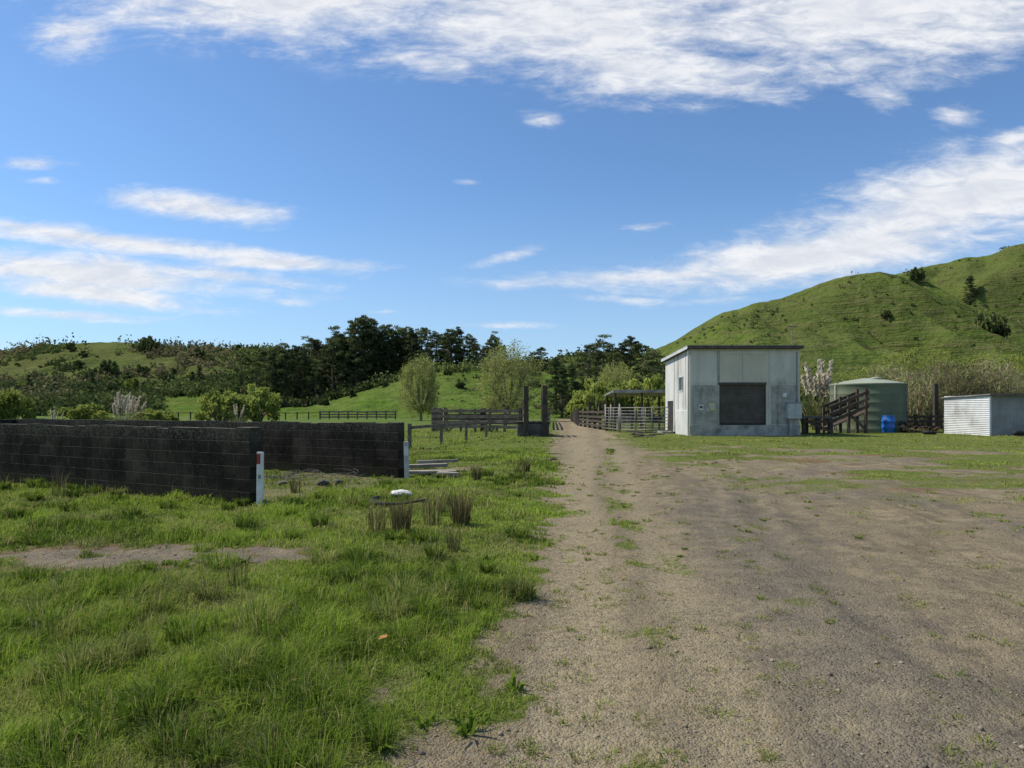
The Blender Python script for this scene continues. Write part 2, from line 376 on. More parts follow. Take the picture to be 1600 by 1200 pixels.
def stones():
    N=12000
    D=2.6+RNG.random(N)**1.4*14;px=RNG.uniform(560,1700,N);x=xat(px,D);y=D
    g,gv,_=masks(x,y);ok=(g<.4)&((gv>RNG.random(N)*1.2)|(RNG.random(N)<.45))
    N2=500;x2=RNG.normal(-3.75,.7,N2);y2=RNG.normal(7.05,.35,N2)
    x=np.concatenate([x[ok],x2]);y=np.concatenate([y[ok],y2]);n=len(x)
    r=.003+.007*RNG.random(n)**3+.012*(RNG.random(n)<.015)
    base=np.array([(1,0,0),(-1,0,0),(0,1,0),(0,-1,0),(0,0,1),(0,0,-1)],float)
    V=base[None]*RNG.uniform(.6,1.3,(n,6,1))*r[:,None,None]*np.array([1.2,1.2,.75])
    an=RNG.uniform(0,6.28,n);c,s=np.cos(an)[:,None],np.sin(an)[:,None]
    V=np.stack([V[...,0]*c-V[...,1]*s,V[...,0]*s+V[...,1]*c,V[...,2]],-1)
    V=V+np.stack([x,y,gz(x,y)+r*.2],-1)[:,None]
    f=np.array([(0,2,4),(2,1,4),(1,3,4),(3,0,4),(2,0,5),(1,2,5),(3,1,5),(0,3,5)])
    L=(np.arange(n)[:,None,None]*6+f[None]).ravel()
    T=np.repeat(np.stack([RNG.random(n),RNG.random(n)*.6,0*x,0*x+1],-1),6,0)
    m=leafmat('pebble stone',(.12,.103,.08),(.33,.285,.22),(.29,.225,.14),0,0,0)
    o=link('gravel',np_mesh('gravel',V.reshape(-1,3),L,np.arange(n*8)*3,m,T));tag(o,'loose small stones strewn on the dirt drive','gravel',kind='stuff')
stones()

# ------------------------------------------------------------ hills
class Hill:
    def __init__(s,sil,Db,Dr,seed,amp=.1,fr=.02,gul=0.,gf=.03,ter=0.):
        s.px=np.array([p for p,_ in sil],float);s.py=np.array([q for _,q in sil],float);s.Db=Db;s.Dr=Dr;s.seed=seed;s.amp=amp;s.fr=fr;s.gul=gul;s.gf=gf;s.ter=ter
    def pt(s,px,t):
        px=np.asarray(px,float);t=np.asarray(t,float)
        py=np.interp(px,s.px,s.py);zr=(HZ-py)*s.Dr/F+H
        D=s.Db+(s.Dr-s.Db)*t;X=(px-800)/F*D
        tt=np.clip(t,0,1);pr=.35*tt*tt*(3-2*tt)+.65*tt
        z=zr*pr-np.maximum(t-1,0)*zr*.8-.6*(1-tt)
        n=fbm(X*s.fr,D*s.fr,s.seed,5)-.5
        env=np.maximum(zr,3)*np.sin(np.pi*np.clip(t,0,1))
        z=z+n*s.amp*env
        if s.gul:
            wx=X*s.gf+(fbm(X*.02,D*.02,s.seed+3)-.5)*2.2+D*s.gf*.35
            g=np.abs(fbm(wx,D*s.gf*.25,s.seed+9,3)-.5)*2
            z=z+(np.minimum(g,.5)-.25)*s.gul*env
        if s.ter:
            ph=z*2.1+(fbm(X*.06,D*.06,s.seed+21)-.5)*14
            z=z+s.ter*np.sin(ph)*sstep(.42,.62,fbm(X*.045,D*.045,s.seed+31))*np.sin(np.pi*np.clip(t,0,1))**.5
        return X,D,z
    def build(s,label,m,nx=240,nt=110):
        px=np.linspace(s.px[0],s.px[-1],nx);t=np.concatenate([np.linspace(0,1.1,nt-12),np.linspace(1.13,2,12)])
        P,Tt=np.meshgrid(px,t);X,D,Z=s.pt(P,Tt);Z=Z+(fbm(X*.15,D*.15,s.seed+5)-.5)*.9+(fbm(X*.5,D*.5,s.seed+6)-.5)*.5
        V=np.stack([X,D,Z],-1).reshape(-1,3);i=np.arange((nx-1)*(nt-1));r=i//(nx-1);c=i%(nx-1);q=r*nx+c
        L=np.stack([q,q+1,q+nx+1,q+nx],-1).ravel()
        o=link('hill',np_mesh('hill',V,L,np.arange(len(i))*4,m,None,True));tag(o,label,'hill',kind='structure');return o
    def find(s,px,py):
        ts=np.linspace(.05,1,300);X,D,Z=s.pt(np.full(300,float(px)),ts)
        k=int(np.argmin(np.abs(HZ-(Z-H)*F/D-py)));return float(X[k]),float(D[k]),float(Z[k])
def hillmat(name,c1,c2,c3,sc=.05,terr=.5,zst=1,dark=.5):
    m,t,b=newmat(name);v=t.obj()
    n1=t.noise(v,sc,5,.62);n2=t.noise(t.mapping(v,(.6,.6,5)),.22*zst,5,.68);n3=t.noise(v,.5,4,.7);n4=t.noise(v,sc*.35,3,.6)
    col=t.mix(t.mr(n1,.38,.62),c1,c2);col=t.mix(t.math('MULTIPLY',t.mr(n2,.46,.62),terr),col,c3)
    col=t.mix(t.math('MULTIPLY',t.mr(n4,.42,.6),.4),col,tuple((a+b_)*.42 for a,b_ in zip(c2,c3)))
    col=t.mix(t.math('MULTIPLY',t.mr(n3,.5,.70),dark),col,tuple(x*.45 for x in c2))
    t.put(b.inputs['Base Color'],col);b.inputs['Roughness'].default_value=1;b.inputs['Specular IOR Level'].default_value=0
    h=t.math('ADD',t.math('MULTIPLY',n2,1.1),t.math('MULTIPLY',n3,.7));t.put(b.inputs['Normal'],t.bump(h,.9,1.6));return m
HM1=hillmat('knoll pasture',(.095,.165,.026),(.135,.175,.042),(.075,.105,.028),.09,.55)
HM2=hillmat('scrub hill pasture',(.095,.135,.034),(.135,.155,.048),(.11,.095,.045),.03,.5)
HM3=hillmat('steep hill pasture',(.122,.168,.034),(.092,.124,.031),(.165,.150,.064),.035,.65,.9,.65)
knoll=Hill([(380,641),(480,634),(520,625),(560,611),(600,599),(640,588),(690,578),(740,576),(800,579),(850,585),(900,588),(950,590),(1010,596),(1080,606),(1160,640)],108,172,3,.28,.04,.30,.05,.12)
knoll.build('bright green grassy knoll below the pine stand',HM1)
lmid=Hill([(-400,596),(-100,600),(0,604),(100,608),(200,604),(300,600),(380,592),(440,590),(500,600),(560,612),(640,634),(680,641)],150,235,13,.25,.025)
lmid.build('low scrubby rise in front of the left hill',HM1)
lfar=Hill([(-500,590),(-150,570),(0,555),(50,545),(90,538),(180,534),(260,540),(330,545),(420,550),(520,556),(640,566),(760,590),(850,640)],240,430,23,.2,.012,.3,.012)
lfar.build('long bush covered hill on the left skyline',HM2)
cfar=Hill([(640,600),(740,575),(800,566),(860,561),(905,552),(950,556),(1000,552),(1080,560),(1200,590),(1300,640)],420,640,33,.12,.01)
cfar.build('distant green hills seen between pines and shed',HM2)
spur=Hill([(900,640),(960,596),(1000,566),(1030,547),(1060,529),(1095,507),(1130,488),(1155,483),(1175,474),(1220,466),(1250,455),(1280,443),(1305,437),(1330,430),(1375,424),(1405,430),(1450,452),(1520,482),(1600,506),(1750,550),(1950,600),(2100,640)],116,205,53,.30,.022,.85,.034,.22)
spur.build('front spur of the steep green hill right of the shed',HM3,420,240)
rh=Hill([(900,640),(960,590),(1000,556),(1060,530),(1130,500),(1220,480),(1330,448),(1400,429),(1440,417),(1480,411),(1510,402),(1540,400),(1570,392),(1600,388),(1700,374),(1850,360),(2050,350),(2400,420),(2700,560)],190,330,43,.28,.014,.8,.022,.35)
rh.build('high green pasture hill rising out of the picture on the right',HM3,400,220)

# ------------------------------------------------------------ plants
def leafq(c,size,asp,tr,tg,up=0.):
    n=len(c);a=RNG.normal(0,1,(n,3));a[:,2]+=up;a/=np.linalg.norm(a,axis=1)[:,None]
    b=np.cross(a,RNG.normal(0,1,(n,3)));b/=np.maximum(np.linalg.norm(b,axis=1),1e-6)[:,None]
    a=a*size[:,None];b=b*(size*asp)[:,None]
    V=np.stack([c-a,c+b,c+a,c-b],1).reshape(-1,3)
    L=np.arange(4*n);st=np.arange(n)*4
    T=np.repeat(np.stack([tr,tg,0*tr,0*tr+1],-1),4,0);return V,L,st,T
def clumps(cen,rad,per,leaf,asp=.4,sq=.8,up=0.,dry=0.,var=.3,ct=None,dc=None):
    n=len(cen);d=RNG.normal(0,1,(n,per,3));d/=np.linalg.norm(d,axis=2)[...,None]
    u=RNG.random((n,per,1))**.5;d[...,2]*=sq
    p=(cen[:,None]+d*u*rad[:,None,None]).reshape(-1,3)
    if ct is None:ct=np.clip(.5+RNG.normal(0,var,n),0,1)
    ct=np.repeat(ct,per)
    tr=np.clip(ct+RNG.normal(0,.15,n*per),0,1)
    tg=(RNG.random(n*per)<dry)*.8
    if dc is not None:tg=np.maximum(tg,np.repeat(dc,per))
    return leafq(p,leaf*RNG.uniform(.6,1.4,n*per),asp,tr,tg,up)
BARK=mat('tree bark',(.14,.115,.09),(.085,.07,.056),3,.95)
PALEBARK=mat('pale willow bark',(.29,.26,.15),(.20,.18,.11),3,.95)
L_PINE=leafmat('pine needles',(.042,.062,.026),(.135,.162,.060),(.18,.135,.075),.28,.3,.9)
L_CON=leafmat('conifer needles',(.036,.055,.024),(.105,.130,.048),None,.25,.3,.8)
L_WIL=leafmat('willow leaves',(.21,.235,.065),(.40,.42,.13),None,.45,.12,.8)
L_SHR=leafmat('bright shrub leaves',(.14,.18,.035),(.33,.36,.085),None,.45,.2,.8)
L_BUSH=leafmat('dark bush leaves',(.034,.052,.018),(.125,.152,.045),(.21,.17,.09),.25,.3)
L_TWIG=leafmat('bare twig growth',(.125,.102,.060),(.270,.220,.135),(.20,.235,.07),.25,.3)
L_PLUME=leafmat('plume feather',(.46,.40,.29),(.70,.63,.49),None,.45,.08,.6)
L_BLADE=leafmat('flax like blades',(.07,.095,.03),(.18,.195,.07),(.36,.30,.16),.3,.15)
L_RUSH=leafmat('rush stems',(.065,.07,.024),(.18,.17,.06),(.27,.19,.10),.25,.1)
def pine_proto(seed,con=False):
    rs=np.random.default_rng(seed);Hh=16.
    b=MB();b.path([(0,0,-.6),(.1,.05,Hh*.3),(0,.1,Hh*.62),(.05,0,Hh*.95)],[.34,.25,.15,.04],7)
    cs=[];rr=[];n=84
    lo=rs.uniform(.12,.3) if not con else .06;pk=rs.uniform(.38,.55);Rm=rs.uniform(.20,.28)
    for k in range(n):
        t=lo+(1-lo)*rs.random()**.85
        if con:env=.19*Hh*(1-t)**.7
        else:env=Rm*Hh*(max(0,1-((t-pk)/(1.03-pk))**2)**.55 if t>pk else .5+.5*(t-lo)/(pk-lo))
        env=max(env,.25)*rs.uniform(.6,1.2)
        a=rs.uniform(0,6.283);q=env*rs.uniform(.3,1.)**.7
        c=(q*math.cos(a),q*math.sin(a),t*Hh-q*.10+rs.normal(0,.2));cs.append(c);rr.append(rs.uniform(.55,1.1) if not con else rs.uniform(.5,1.0))
        if k%2==0:b.path([(0,0,c[2]-q*.35),(c[0]*.6,c[1]*.6,c[2]-q*.1),c],[.08,.05,.02],4)
    P=clumps(np.array(cs),np.array(rr),54,.30 if not con else .27,.26,.5,.6,.05,.4)
    return b.mesh('trunk',BARK,True),np_mesh('crown',*P[:3],L_CON if con else L_PINE,P[3]),Hh
def willow_proto(seed,lm,bm,Hh=10,R=4.2,n=340,per=12,leaf=.14,lo=.1):
    # many long twigs swept up from a short forked trunk to a full oval crown
    rs=np.random.default_rng(seed);b=MB();cen=[]
    b.path([(0,0,-.5),(.05,0,.06*Hh),(0,.05,.16*Hh)],[.035*Hh,.028*Hh,.024*Hh],8)
    mains=[]
    for i in range(8):
        a=i*.785+rs.uniform(-.3,.3);q=R*rs.uniform(.3,.65);h=Hh*rs.uniform(.5,.75)
        p=[(0,0,.1*Hh),(q*.35*math.cos(a),q*.35*math.sin(a),h*.45),(q*.8*math.cos(a),q*.8*math.sin(a),h*.8),(q*math.cos(a),q*math.sin(a),h)]
        b.path(p,[.013*Hh,.010*Hh,.006*Hh,.003*Hh],6);mains.append([np.array(x) for x in p])
    lobes=[(rs.uniform(0,6.283),rs.uniform(.75,1.25)) for _ in range(7)]
    for k in range(n):
        a=rs.uniform(0,6.283);u=rs.random()
        z=(lo+(1-lo)*u**.8)*Hh;pr=math.sqrt(max(.03,1-((z/Hh-.48)/.54)**2))
        lb=min(lobes,key=lambda l:abs((l[0]-a+3.14)%6.283-3.14))[1]
        q=R*pr*lb*rs.uniform(.3,1.)**.5
        tip=np.array([q*math.cos(a),q*math.sin(a),z+rs.normal(0,.035*Hh)])
        m=min(mains,key=lambda mm:np.hypot(mm[2][0]-tip[0],mm[2][1]-tip[1])+rs.uniform(0,.8))
        s=m[1]+(m[3]-m[1])*rs.uniform(0,.9)
        if s[2]>tip[2]:s=m[0]+(m[1]-m[0])*rs.uniform(.4,1)
        md=(s+tip)/2+np.array([0,0,-.03*Hh])+rs.normal(0,.02*Hh,3)
        b.path([s,md,tip],[.0028*Hh,.002*Hh,.0008*Hh],3)
        for f in (.3,.6,.85,1.05):cen.append(md+(tip-md)*f)
    T=np.array(cen);P=clumps(T,np.full(len(T),.05*Hh),per,leaf,.42,1.,.4)
    return b.mesh('trunk',bm,True),np_mesh('crown',*P[:3],lm,P[3]),max(T[:,2])
def shrub_proto(seed,lm,R=1.,Hh=1.,n=46,per=60,leaf=.09):
    rs=np.random.default_rng(seed);b=MB();cs=[];rr=[]
    for k in range(n):
        a=rs.uniform(0,6.283);e=rs.random()**.6;q=R*(rs.random()**.45)*.82
        z=Hh*math.sqrt(max(.03,1-(q/R)**2))*rs.uniform(.35,1.02)
        cs.append((q*math.cos(a),q*math.sin(a),z));rr.append(rs.uniform(.12,.24)*R)
        if k%3==0:b.path([(0,0,-.1),(cs[-1][0]*.4,cs[-1][1]*.4,z*.5),cs[-1]],[.04*R,.025*R,.008*R],4)
    P=clumps(np.array(cs),np.array(rr),per,leaf,.45,.85,.3,.05)
    return b.mesh('trunk',BARK,True),np_mesh('crown',*P[:3],lm,P[3]),Hh
def twig_proto(seed,n=360,Hh=3.,R=1.4,green=.35):
    rs=np.random.default_rng(seed);parts=[]
    a=rs.uniform(0,6.283,n);q=R*.55*np.sqrt(rs.random(n));x=q*np.cos(a);y=q*np.sin(a)
    h=Hh*rs.uniform(.35,1.,n)
    parts.append(blades(x,y,h,np.full(n,.028),rs.uniform(.05,.6,n),a+rs.normal(0,.7,n),0*x,rs.random(n),(rs.random(n)<green)*.8))
    k=n*5;z=rs.uniform(.1,.95,k)*Hh;a2=rs.uniform(0,6.283,k);q2=R*np.sqrt(rs.random(k))*(.5+.5*np.sin(z/Hh*2.6))
    c=np.stack([q2*np.cos(a2),q2*np.sin(a2),z*(1-.3*(q2/R)**2)],-1)
    parts.append(leafq(c,rs.uniform(.08,.22,k),.11,rs.random(k),(rs.random(k)<green)*.9,.9))
    P=merge(parts);return np_mesh('bare_shrub',*P[:3],L_TWIG,P[3]),Hh
def place(pr,name,loc,h,label,cat,group=None,wid=1.,rz=None):
    tm,cm,Hh=pr;r=thing(name,label,cat,loc,random.uniform(0,6.28) if rz is None else rz,group);s=h/Hh;r.scale=(s*wid,s*wid,s)
    link('trunk',tm,r);link('crown',cm,r);return r
PINES=[pine_proto(100+i) for i in range(6)];CONS=[pine_proto(200+i,True) for i in range(3)]
BUSH=[shrub_proto(300+i,L_BUSH,1.,1.,34,46,.12) for i in range(4)];SHR=[shrub_proto(320+i,L_SHR,1.,1.,60,70,.065) for i in range(4)]
ptop=[(395,566),(420,550),(445,534),(470,527),(500,524),(530,500),(562,492),(600,500),(640,506),(680,513),(700,506),(730,516),(760,512),(790,518)]
for k in range(66):
    px=402+k*388/65+random.uniform(-6,6);t=random.uniform(1.0,1.22) if px>560 else random.uniform(.95,1.35)
    X,D,Z=[float(v) for v in knoll.pt(px,t)];Z=max(Z,float(0))
    ty=np.interp(px,[p for p,_ in ptop],[q for _,q in ptop])+random.choice((0,4,10,18,28,34))
    hh=zat(ty,D)-Z
    place(PINES[k%6],'pine_tree',(X,D,Z-.6),hh,'tall dark pine in the dense stand crowning the green knoll','tree','pines of the stand on the knoll',random.uniform(.85,1.25))
for k in range(22):
    px=232+k*8.6+random.uniform(-3,3);X,D,Z=[float(v) for v in lfar.pt(px,.86)]
    ty=540+random.uniform(-6,6)+ (4 if px>330 else 0);place(CONS[k%3],'conifer_tree',(X,D,Z-.5),max(6,zat(ty,D)-Z),'small dark conifer in the row along the left ridge','tree','conifers in the row on the left ridge',1.25)
for px,ty in ((186,526),(196,529),(176,532)):
    X,D,Z=[float(v) for v in lfar.pt(px,.99)];place(PINES[px%5],'pine_tree',(X,D,Z-.5),zat(ty,D)-Z,'little pine alone on the left skyline','tree','pines on the left skyline',1.3)
for px,by,ty,lab in ((312,618,572,'dark rounded conifer on the scrubby rise left of the pine stand'),(415,612,545,'dark ragged pine at the left edge of the pine stand'),(300,612,578,'smaller dark conifer just left of the rounded one on the rise'),(45,600,583,'dark conifer low on the far left slope'),(85,608,590,'dark tree standing left of the pale slope patch'),(143,600,578,'dark tree midway on the left slope')):
    t=.75;X,D,Z=[float(v) for v in lmid.pt(px,t)];place(CONS[px%3] if px!=415 else PINES[1],'conifer_tree',(X,D,Z-.5),zat(ty,D)-Z,lab,'tree',None,1.7)
# bush trees one can tell apart on the left slopes
for k in range(34):
    px=random.uniform(-20,470);t=random.uniform(.15,.95);hl=lfar if k%3 else lmid
    if hl is lmid:t=random.uniform(.6,1.)
    X,D,Z=[float(v) for v in hl.pt(px,t)];s=random.uniform(3.2,6.0)*(1. if hl is lfar else .6)
    r=place((SHR if k%6==0 else BUSH)[k%4],'bush_tree',(X,D,Z-.4),1,'rounded bush tree standing out on the scrubby left slopes','tree','bush trees on the left slopes');r.scale=(s*.8,s*.8,s*random.uniform(.9,1.4))
for k,(px,ty,D,w) in enumerate(((845,543,178,1.2),(832,550,182,1.0),(922,538,135,1.3),(944,524,140,1.35),(968,540,132,1.2),(985,526,145,1.2),(1003,538,130,1.4),(1022,548,118,1.4),(1036,560,112,1.3),(958,552,120,1.3))):
    X=xat(px,D);bz=max(0,float(knoll.pt(px,(D-108)/64)[2]))-.5;place(PINES[k%6],'pine_tree',(X,D,bz),zat(ty,D)-bz,'dark pine standing behind the bright knoll beside the drive' if px<900 else 'dark pine in the clump between the drive and the grey shed','tree','pair of pines behind the knoll' if px<900 else 'pines in the clump left of the shed',w)
for px,ty,D,lab in ((868,558,118,'slim dark conifer behind the loading ramp'),(878,574,112,'small dark conifer right of the slim one behind the ramp'),(893,570,122,'olive conifer furthest right behind the loading ramp')):
    place(CONS[px%3],'conifer_tree',(xat(px,D),D,0),zat(ty,D),lab,'tree',None,1.5)
w1=willow_proto(5,L_WIL,PALEBARK,10,4.3,320,10,.13);w2=willow_proto(9,L_WIL,PALEBARK,10,4.5,320,8,.125)
D=92.;place(w1,'willow_tree',(xat(657,D),D,0),zat(554,D),'pale yellow green willow left of the timber yard, in new leaf','tree',None,.95,.4)
D=88.;place(w2,'willow_tree',(xat(795,D),D,0),zat(532,D),'taller twiggy pale willow behind the loading ramp posts','tree',None,.98,1.0)
D=100.;place(w1,'willow_tree',(xat(965,D),D,0),zat(565,D),'small pale willow in front of the dark pines left of the shed','tree',None,1.1,2.)
for k,(px,ty,w,D,lab) in enumerate(((345,612,42,60,'bright yellow green shrub, left one of the rounded pair behind the bunker'),(402,606,46,62,'bright yellow green shrub, right one of the rounded pair behind the bunker'),(2,604,48,48,'yellow green shrub at the left edge of the picture behind the bunker'),(132,632,44,55,'low green shrub behind the bunker between two plume grass clumps'),(240,640,40,58,'dull low shrub right of the large plume grass'),(930,598,50,80,'leafy green shrub behind the timber rails by the drive'),(985,592,60,85,'leafy green shrub above the low yard shelter'),(1025,590,40,78,'leafy green shrub against the left wall of the shed'),(1075,612,60,70,'low shrub hidden behind the grey shed'))):
    X=xat(px,D);R=w*D/F;hh=zat(ty,D)
    r=place(SHR[k%4],'leafy_shrub',(X,D,0),1,lab,'shrub');r.scale=(R*.95,R*.95,hh)
for k,(px,t,s) in enumerate(((505,.7,1.6),(525,.85,2.),(548,.75,1.5),(570,.9,2.2),(600,.85,1.4),(720,.55,1.3),(745,.72,1.0),(700,.8,1.2),(835,.6,1.6),(860,.75,1.5),(905,.6,1.8),(770,.9,1.6))):
    X,D_,Z=[float(v) for v in knoll.pt(px,t)];r=place(BUSH[k%4],'knoll_bush',(X,D_,Z-.2),1,'small dark bush dotted on the grassy knoll below the pines','shrub','bushes dotted over the knoll');r.scale=(s,s,s*1.1)
w3=willow_proto(15,L_SHR,PALEBARK,8,3.6,240,9,.12,.08)
for k,(px,ty,D,w) in enumerate(((1395,566,95,1.3),(1440,540,100,1.5),(1490,552,92,1.4),(1550,548,98,1.5),(1350,572,98,1.2),(1610,545,96,1.4),(1270,578,100,1.3),(1310,580,96,1.3))):
    place(w3,'willow_tree',(xat(px,D),D,0),zat(ty,D),'yellow green willow in the belt behind the water tank','tree','willows in the belt behind the tank',w)
TW=[twig_proto(400+i) for i in range(3)]
for k in range(30):
    px=1392+k*9.4+random.uniform(-10,10);D=random.uniform(54,74);ty=random.uniform(554,618)-(8 if px>1480 else 0)
    me,Hh=TW[k%3];o=link('bare_shrub',me);o.location=(xat(px,D),D,-.1);s=zat(ty,D)/Hh;o.scale=(s*.9,s*.9,s);o.rotation_euler=(0,0,random.uniform(0,6.28))
    tag(o,'brown leafless shrub in the thicket right of the water tank','shrub','bare shrubs in the thicket right of the tank')
for k,px in enumerate((1255,1272,1300,1320,1345,1375,1420,1445,1478,1512,1545,1580)):
    D=60+k%3*3;r=place((BUSH if k<8 else SHR)[k%4],'dark_bush',(xat(px,D),D,0),1,'dark low bush in the row behind shed and tank' if k<8 else 'low leafy green bush growing among the bare brown shrubs','shrub','dark bushes in the row behind the tank' if k<8 else 'leafy bushes among the bare thicket');R=1.7 if k<8 else 1.2;r.scale=(R,R,zat((603 if k<8 else 622)+k%3*8,D))
for px,py,ty,hl,lab,w in ((1433,444,420,rh,'dark round tree high on the right hill, nearest the spur',1.),(1516,472,428,rh,'tall dark conifer high on the right hill',.55),(1540,528,488,spur,'dark bushy tree low on the right hill, left of two',.8),(1560,535,492,spur,'dark bushy tree low on the right hill, right of two',.8),(1386,498,484,spur,'small dark bush in a fold of the right hill',1.2)):
    X,Dd,Z=hl.find(px,py);hh=(py-ty)*Dd/F
    if w<.6:place(CONS[1],'conifer_tree',(X,Dd,Z-.3),hh,lab,'tree',None,1.7)
    else:
        r=place(BUSH[px%4],'hill_tree',(X,Dd,Z-.3),1,lab,'tree');r.scale=(hh*.55*w,hh*.55*w,hh*1.05)
def scrub():
    parts=[]
    def cover(hill,N,p0,p1,t0,t1,size,thr,per,lf,seed,dry=.06,fr=.02):
        px=RNG.uniform(p0,p1,N);t=RNG.uniform(t0,t1,N);X,D,Z=hill.pt(px,t)
        k=fbm(X*fr,D*fr,seed,4)>thr+RNG.normal(0,.03,N);X,D,Z=X[k],D[k],Z[k]
        s=size*RNG.uniform(.3,1.0,len(X))*(1+.9*(RNG.random(len(X))<.15))
        ct=np.clip(.42+(fbm(X*fr*1.7,D*fr*1.7,seed+3)-.5)*2.8+RNG.normal(0,.22,len(X)),0,1)
        dc=np.clip(sstep(.54,.68,fbm(X*fr*1.3,D*fr*1.3,seed+7))*.9*RNG.random(len(X))*1.4,0,.9)
        parts.append(clumps(np.stack([X,D,Z+s*.5],-1),s,per,lf,.5,.9,.2,dry,.38,ct,dc))
    cover(lfar,6000,-300,800,.03,1.0,3.4,.44,20,.85,500,.05,.013)
    cover(lmid,2600,-300,250,.02,1.0,2.2,.42,20,.6,510,.06,.022)
    cover(lmid,1500,250,640,.52,1.05,2.2,.36,20,.6,512,.06,.022)
    cover(knoll,500,480,1100,.1,.9,.55,.52,14,.25,520)
    cover(knoll,520,420,840,.88,1.1,1.8,.3,20,.45,525)
    cover(spur,1500,960,1950,.12,.97,.65,.52,14,.30,530,.08,.05)
    cover(spur,1000,1150,1950,.02,.3,1.8,.38,18,.5,540,.1,.03)
    cover(rh,1000,1350,1950,.3,.98,1.,.52,14,.42,545,.05,.03)
    cover(cfar,1500,640,1200,.1,1.,4.4,.45,14,1.5,550)
    P=merge(parts);o=link('scrub',np_mesh('scrub',*P[:3],L_BUSH,P[3]));tag(o,'dark bush and scrub covering the distant hillsides','scrub',kind='stuff')
scrub()
def plume(px,D,ty,w,label,n=16):
    hh=zat(ty,D);X=xat(px,D);r=thing('plume_grass',label,'plume grass',(X,D,0))
    m=260;a=RNG.uniform(0,6.28,m);q=w*.35*np.sqrt(RNG.random(m))
    P=blades(q*np.cos(a),q*np.sin(a),hh*RNG.uniform(.35,.72,m),np.full(m,.05),RNG.uniform(.3,1.1,m),a,np.zeros(m),RNG.random(m),(RNG.random(m)<.25)*.8)
    link('leaves',np_mesh('leaves',*P[:3],L_BLADE,P[3]),r)
    for k in range(n):
        a=RNG.uniform(0,6.28);h=hh*RNG.uniform(.68,1.);s=w*RNG.uniform(.1,.8)
        tip=np.array([s*math.cos(a),s*math.sin(a),h]);b=np.array([tip[0]*.2,tip[1]*.2,0.])
        f=RNG.uniform(.66,1.,(64,1));c=b+(tip-b)*f+RNG.normal(0,.026*hh/3,(64,3))*(1.25-f)*2.2
        P=leafq(c,RNG.uniform(.08,.17,64)*hh/3.2,.28,RNG.random(64),np.zeros(64),1.6)
        o=link('plume',np_mesh('plume',*P[:3],L_PLUME,P[3]),r)
        mb=MB();mb.path([b,(b+tip)/2,tip],[.015,.012,.008],4);link('stem',mb.mesh('stem',PALEBARK),o)
plume(192,38,612,1.5,'large cream plume grass clump standing behind the concrete bunker',20)
plume(1285,50,556,1.9,'tall cream plume grass between the grey shed and water tank',19)
plume(372,50,630,.7,'small plume grass between the paired yellow green shrubs',7)
plume(88,46,640,.8,'short plume grass clump left of the low green shrub',8)

# ------------------------------------------------------------ materials for built things
def wallmat():
    m,t,b=newmat('stained block concrete');v=t.obj();sp=t.new('ShaderNodeSeparateXYZ');t.put(sp.inputs[0],v)
    cb=t.new('ShaderNodeCombineXYZ');t.put(cb.inputs[0],sp.outputs[0]);t.put(cb.inputs[1],sp.outputs[2])
    br=t.new('ShaderNodeTexBrick');t.put(br.inputs['Vector'],cb.outputs[0]);br.inputs['Scale'].default_value=1
    br.inputs['Brick Width'].default_value=.4;br.inputs['Row Height'].default_value=.2;br.inputs['Mortar Size'].default_value=.009;br.inputs['Mortar Smooth'].default_value=.6
    br.inputs['Color1'].default_value=(.1,.1,.1,1);br.inputs['Color2'].default_value=(.9,.9,.9,1);br.inputs['Mortar'].default_value=(.5,.5,.5,1)
    n1=t.noise(v,1.1,5,.7);n2=t.noise(t.mapping(v,(1.6,1.6,.9)),1.6,6,.7);nf=t.noise(v,26,5,.75)
    bs=t.new('ShaderNodeSeparateColor');t.put(bs.inputs[0],br.outputs['Color'])
    blk=t.math('MULTIPLY',t.mr(bs.outputs[0],.45,.95),t.mr(n1,.36,.6,0,.75))
    col=t.mix(t.mr(n1,.35,.65),(.0155,.0145,.0125),(.035,.032,.026))
    col=t.mix(blk,col,(.055,.049,.039))
    col=t.mix(t.math('MULTIPLY',t.mr(n2,.42,.60),.7),col,(.0095,.009,.0085))
    hz_=t.mr(t.math('ABSOLUTE',t.math('SUBTRACT',t.math('FRACT',t.math('DIVIDE',sp.outputs[2],.2)),.5)),.45,.485)
    jt=t.math('MAXIMUM',t.math('MULTIPLY',br.outputs['Fac'],.55),hz_)
    col=t.mix(t.math('MULTIPLY',t.math('MULTIPLY',jt,t.mr(n2,.70,.40,.12,1)),.72),col,(.095,.086,.068))
    col=t.mix(t.math('MULTIPLY',t.mr(nf,.56,.70),.6),col,(.115,.112,.09))
    # lichen near the tops and moss at the foot
    tp=t.math('MULTIPLY',t.mr(sp.outputs[2],.85,1.2),t.mr(nf,.42,.6));col=t.mix(t.math('MULTIPLY',tp,.5),col,(.12,.125,.098))
    lo=t.math('MULTIPLY',t.mr(sp.outputs[2],.35,.0),t.mr(n2,.4,.6));col=t.mix(t.math('MULTIPLY',lo,.35),col,(.06,.07,.028))
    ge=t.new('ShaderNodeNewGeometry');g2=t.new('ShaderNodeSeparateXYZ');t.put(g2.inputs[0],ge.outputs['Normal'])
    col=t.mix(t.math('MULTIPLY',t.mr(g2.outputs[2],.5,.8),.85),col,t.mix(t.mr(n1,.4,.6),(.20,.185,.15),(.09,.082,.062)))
    t.put(b.inputs['Base Color'],col);b.inputs['Roughness'].default_value=1;b.inputs['Specular IOR Level'].default_value=.02
    t.put(b.inputs['Normal'],t.bump(t.math('SUBTRACT',t.math('MULTIPLY',nf,.6),t.math('MULTIPLY',jt,.8)),.9,.014));return m
M_WALL=wallmat()
M_WHITE=mat('white post paint',(.74,.72,.67),(.58,.56,.50),5,.6,0,.1,(.36,.34,.29))
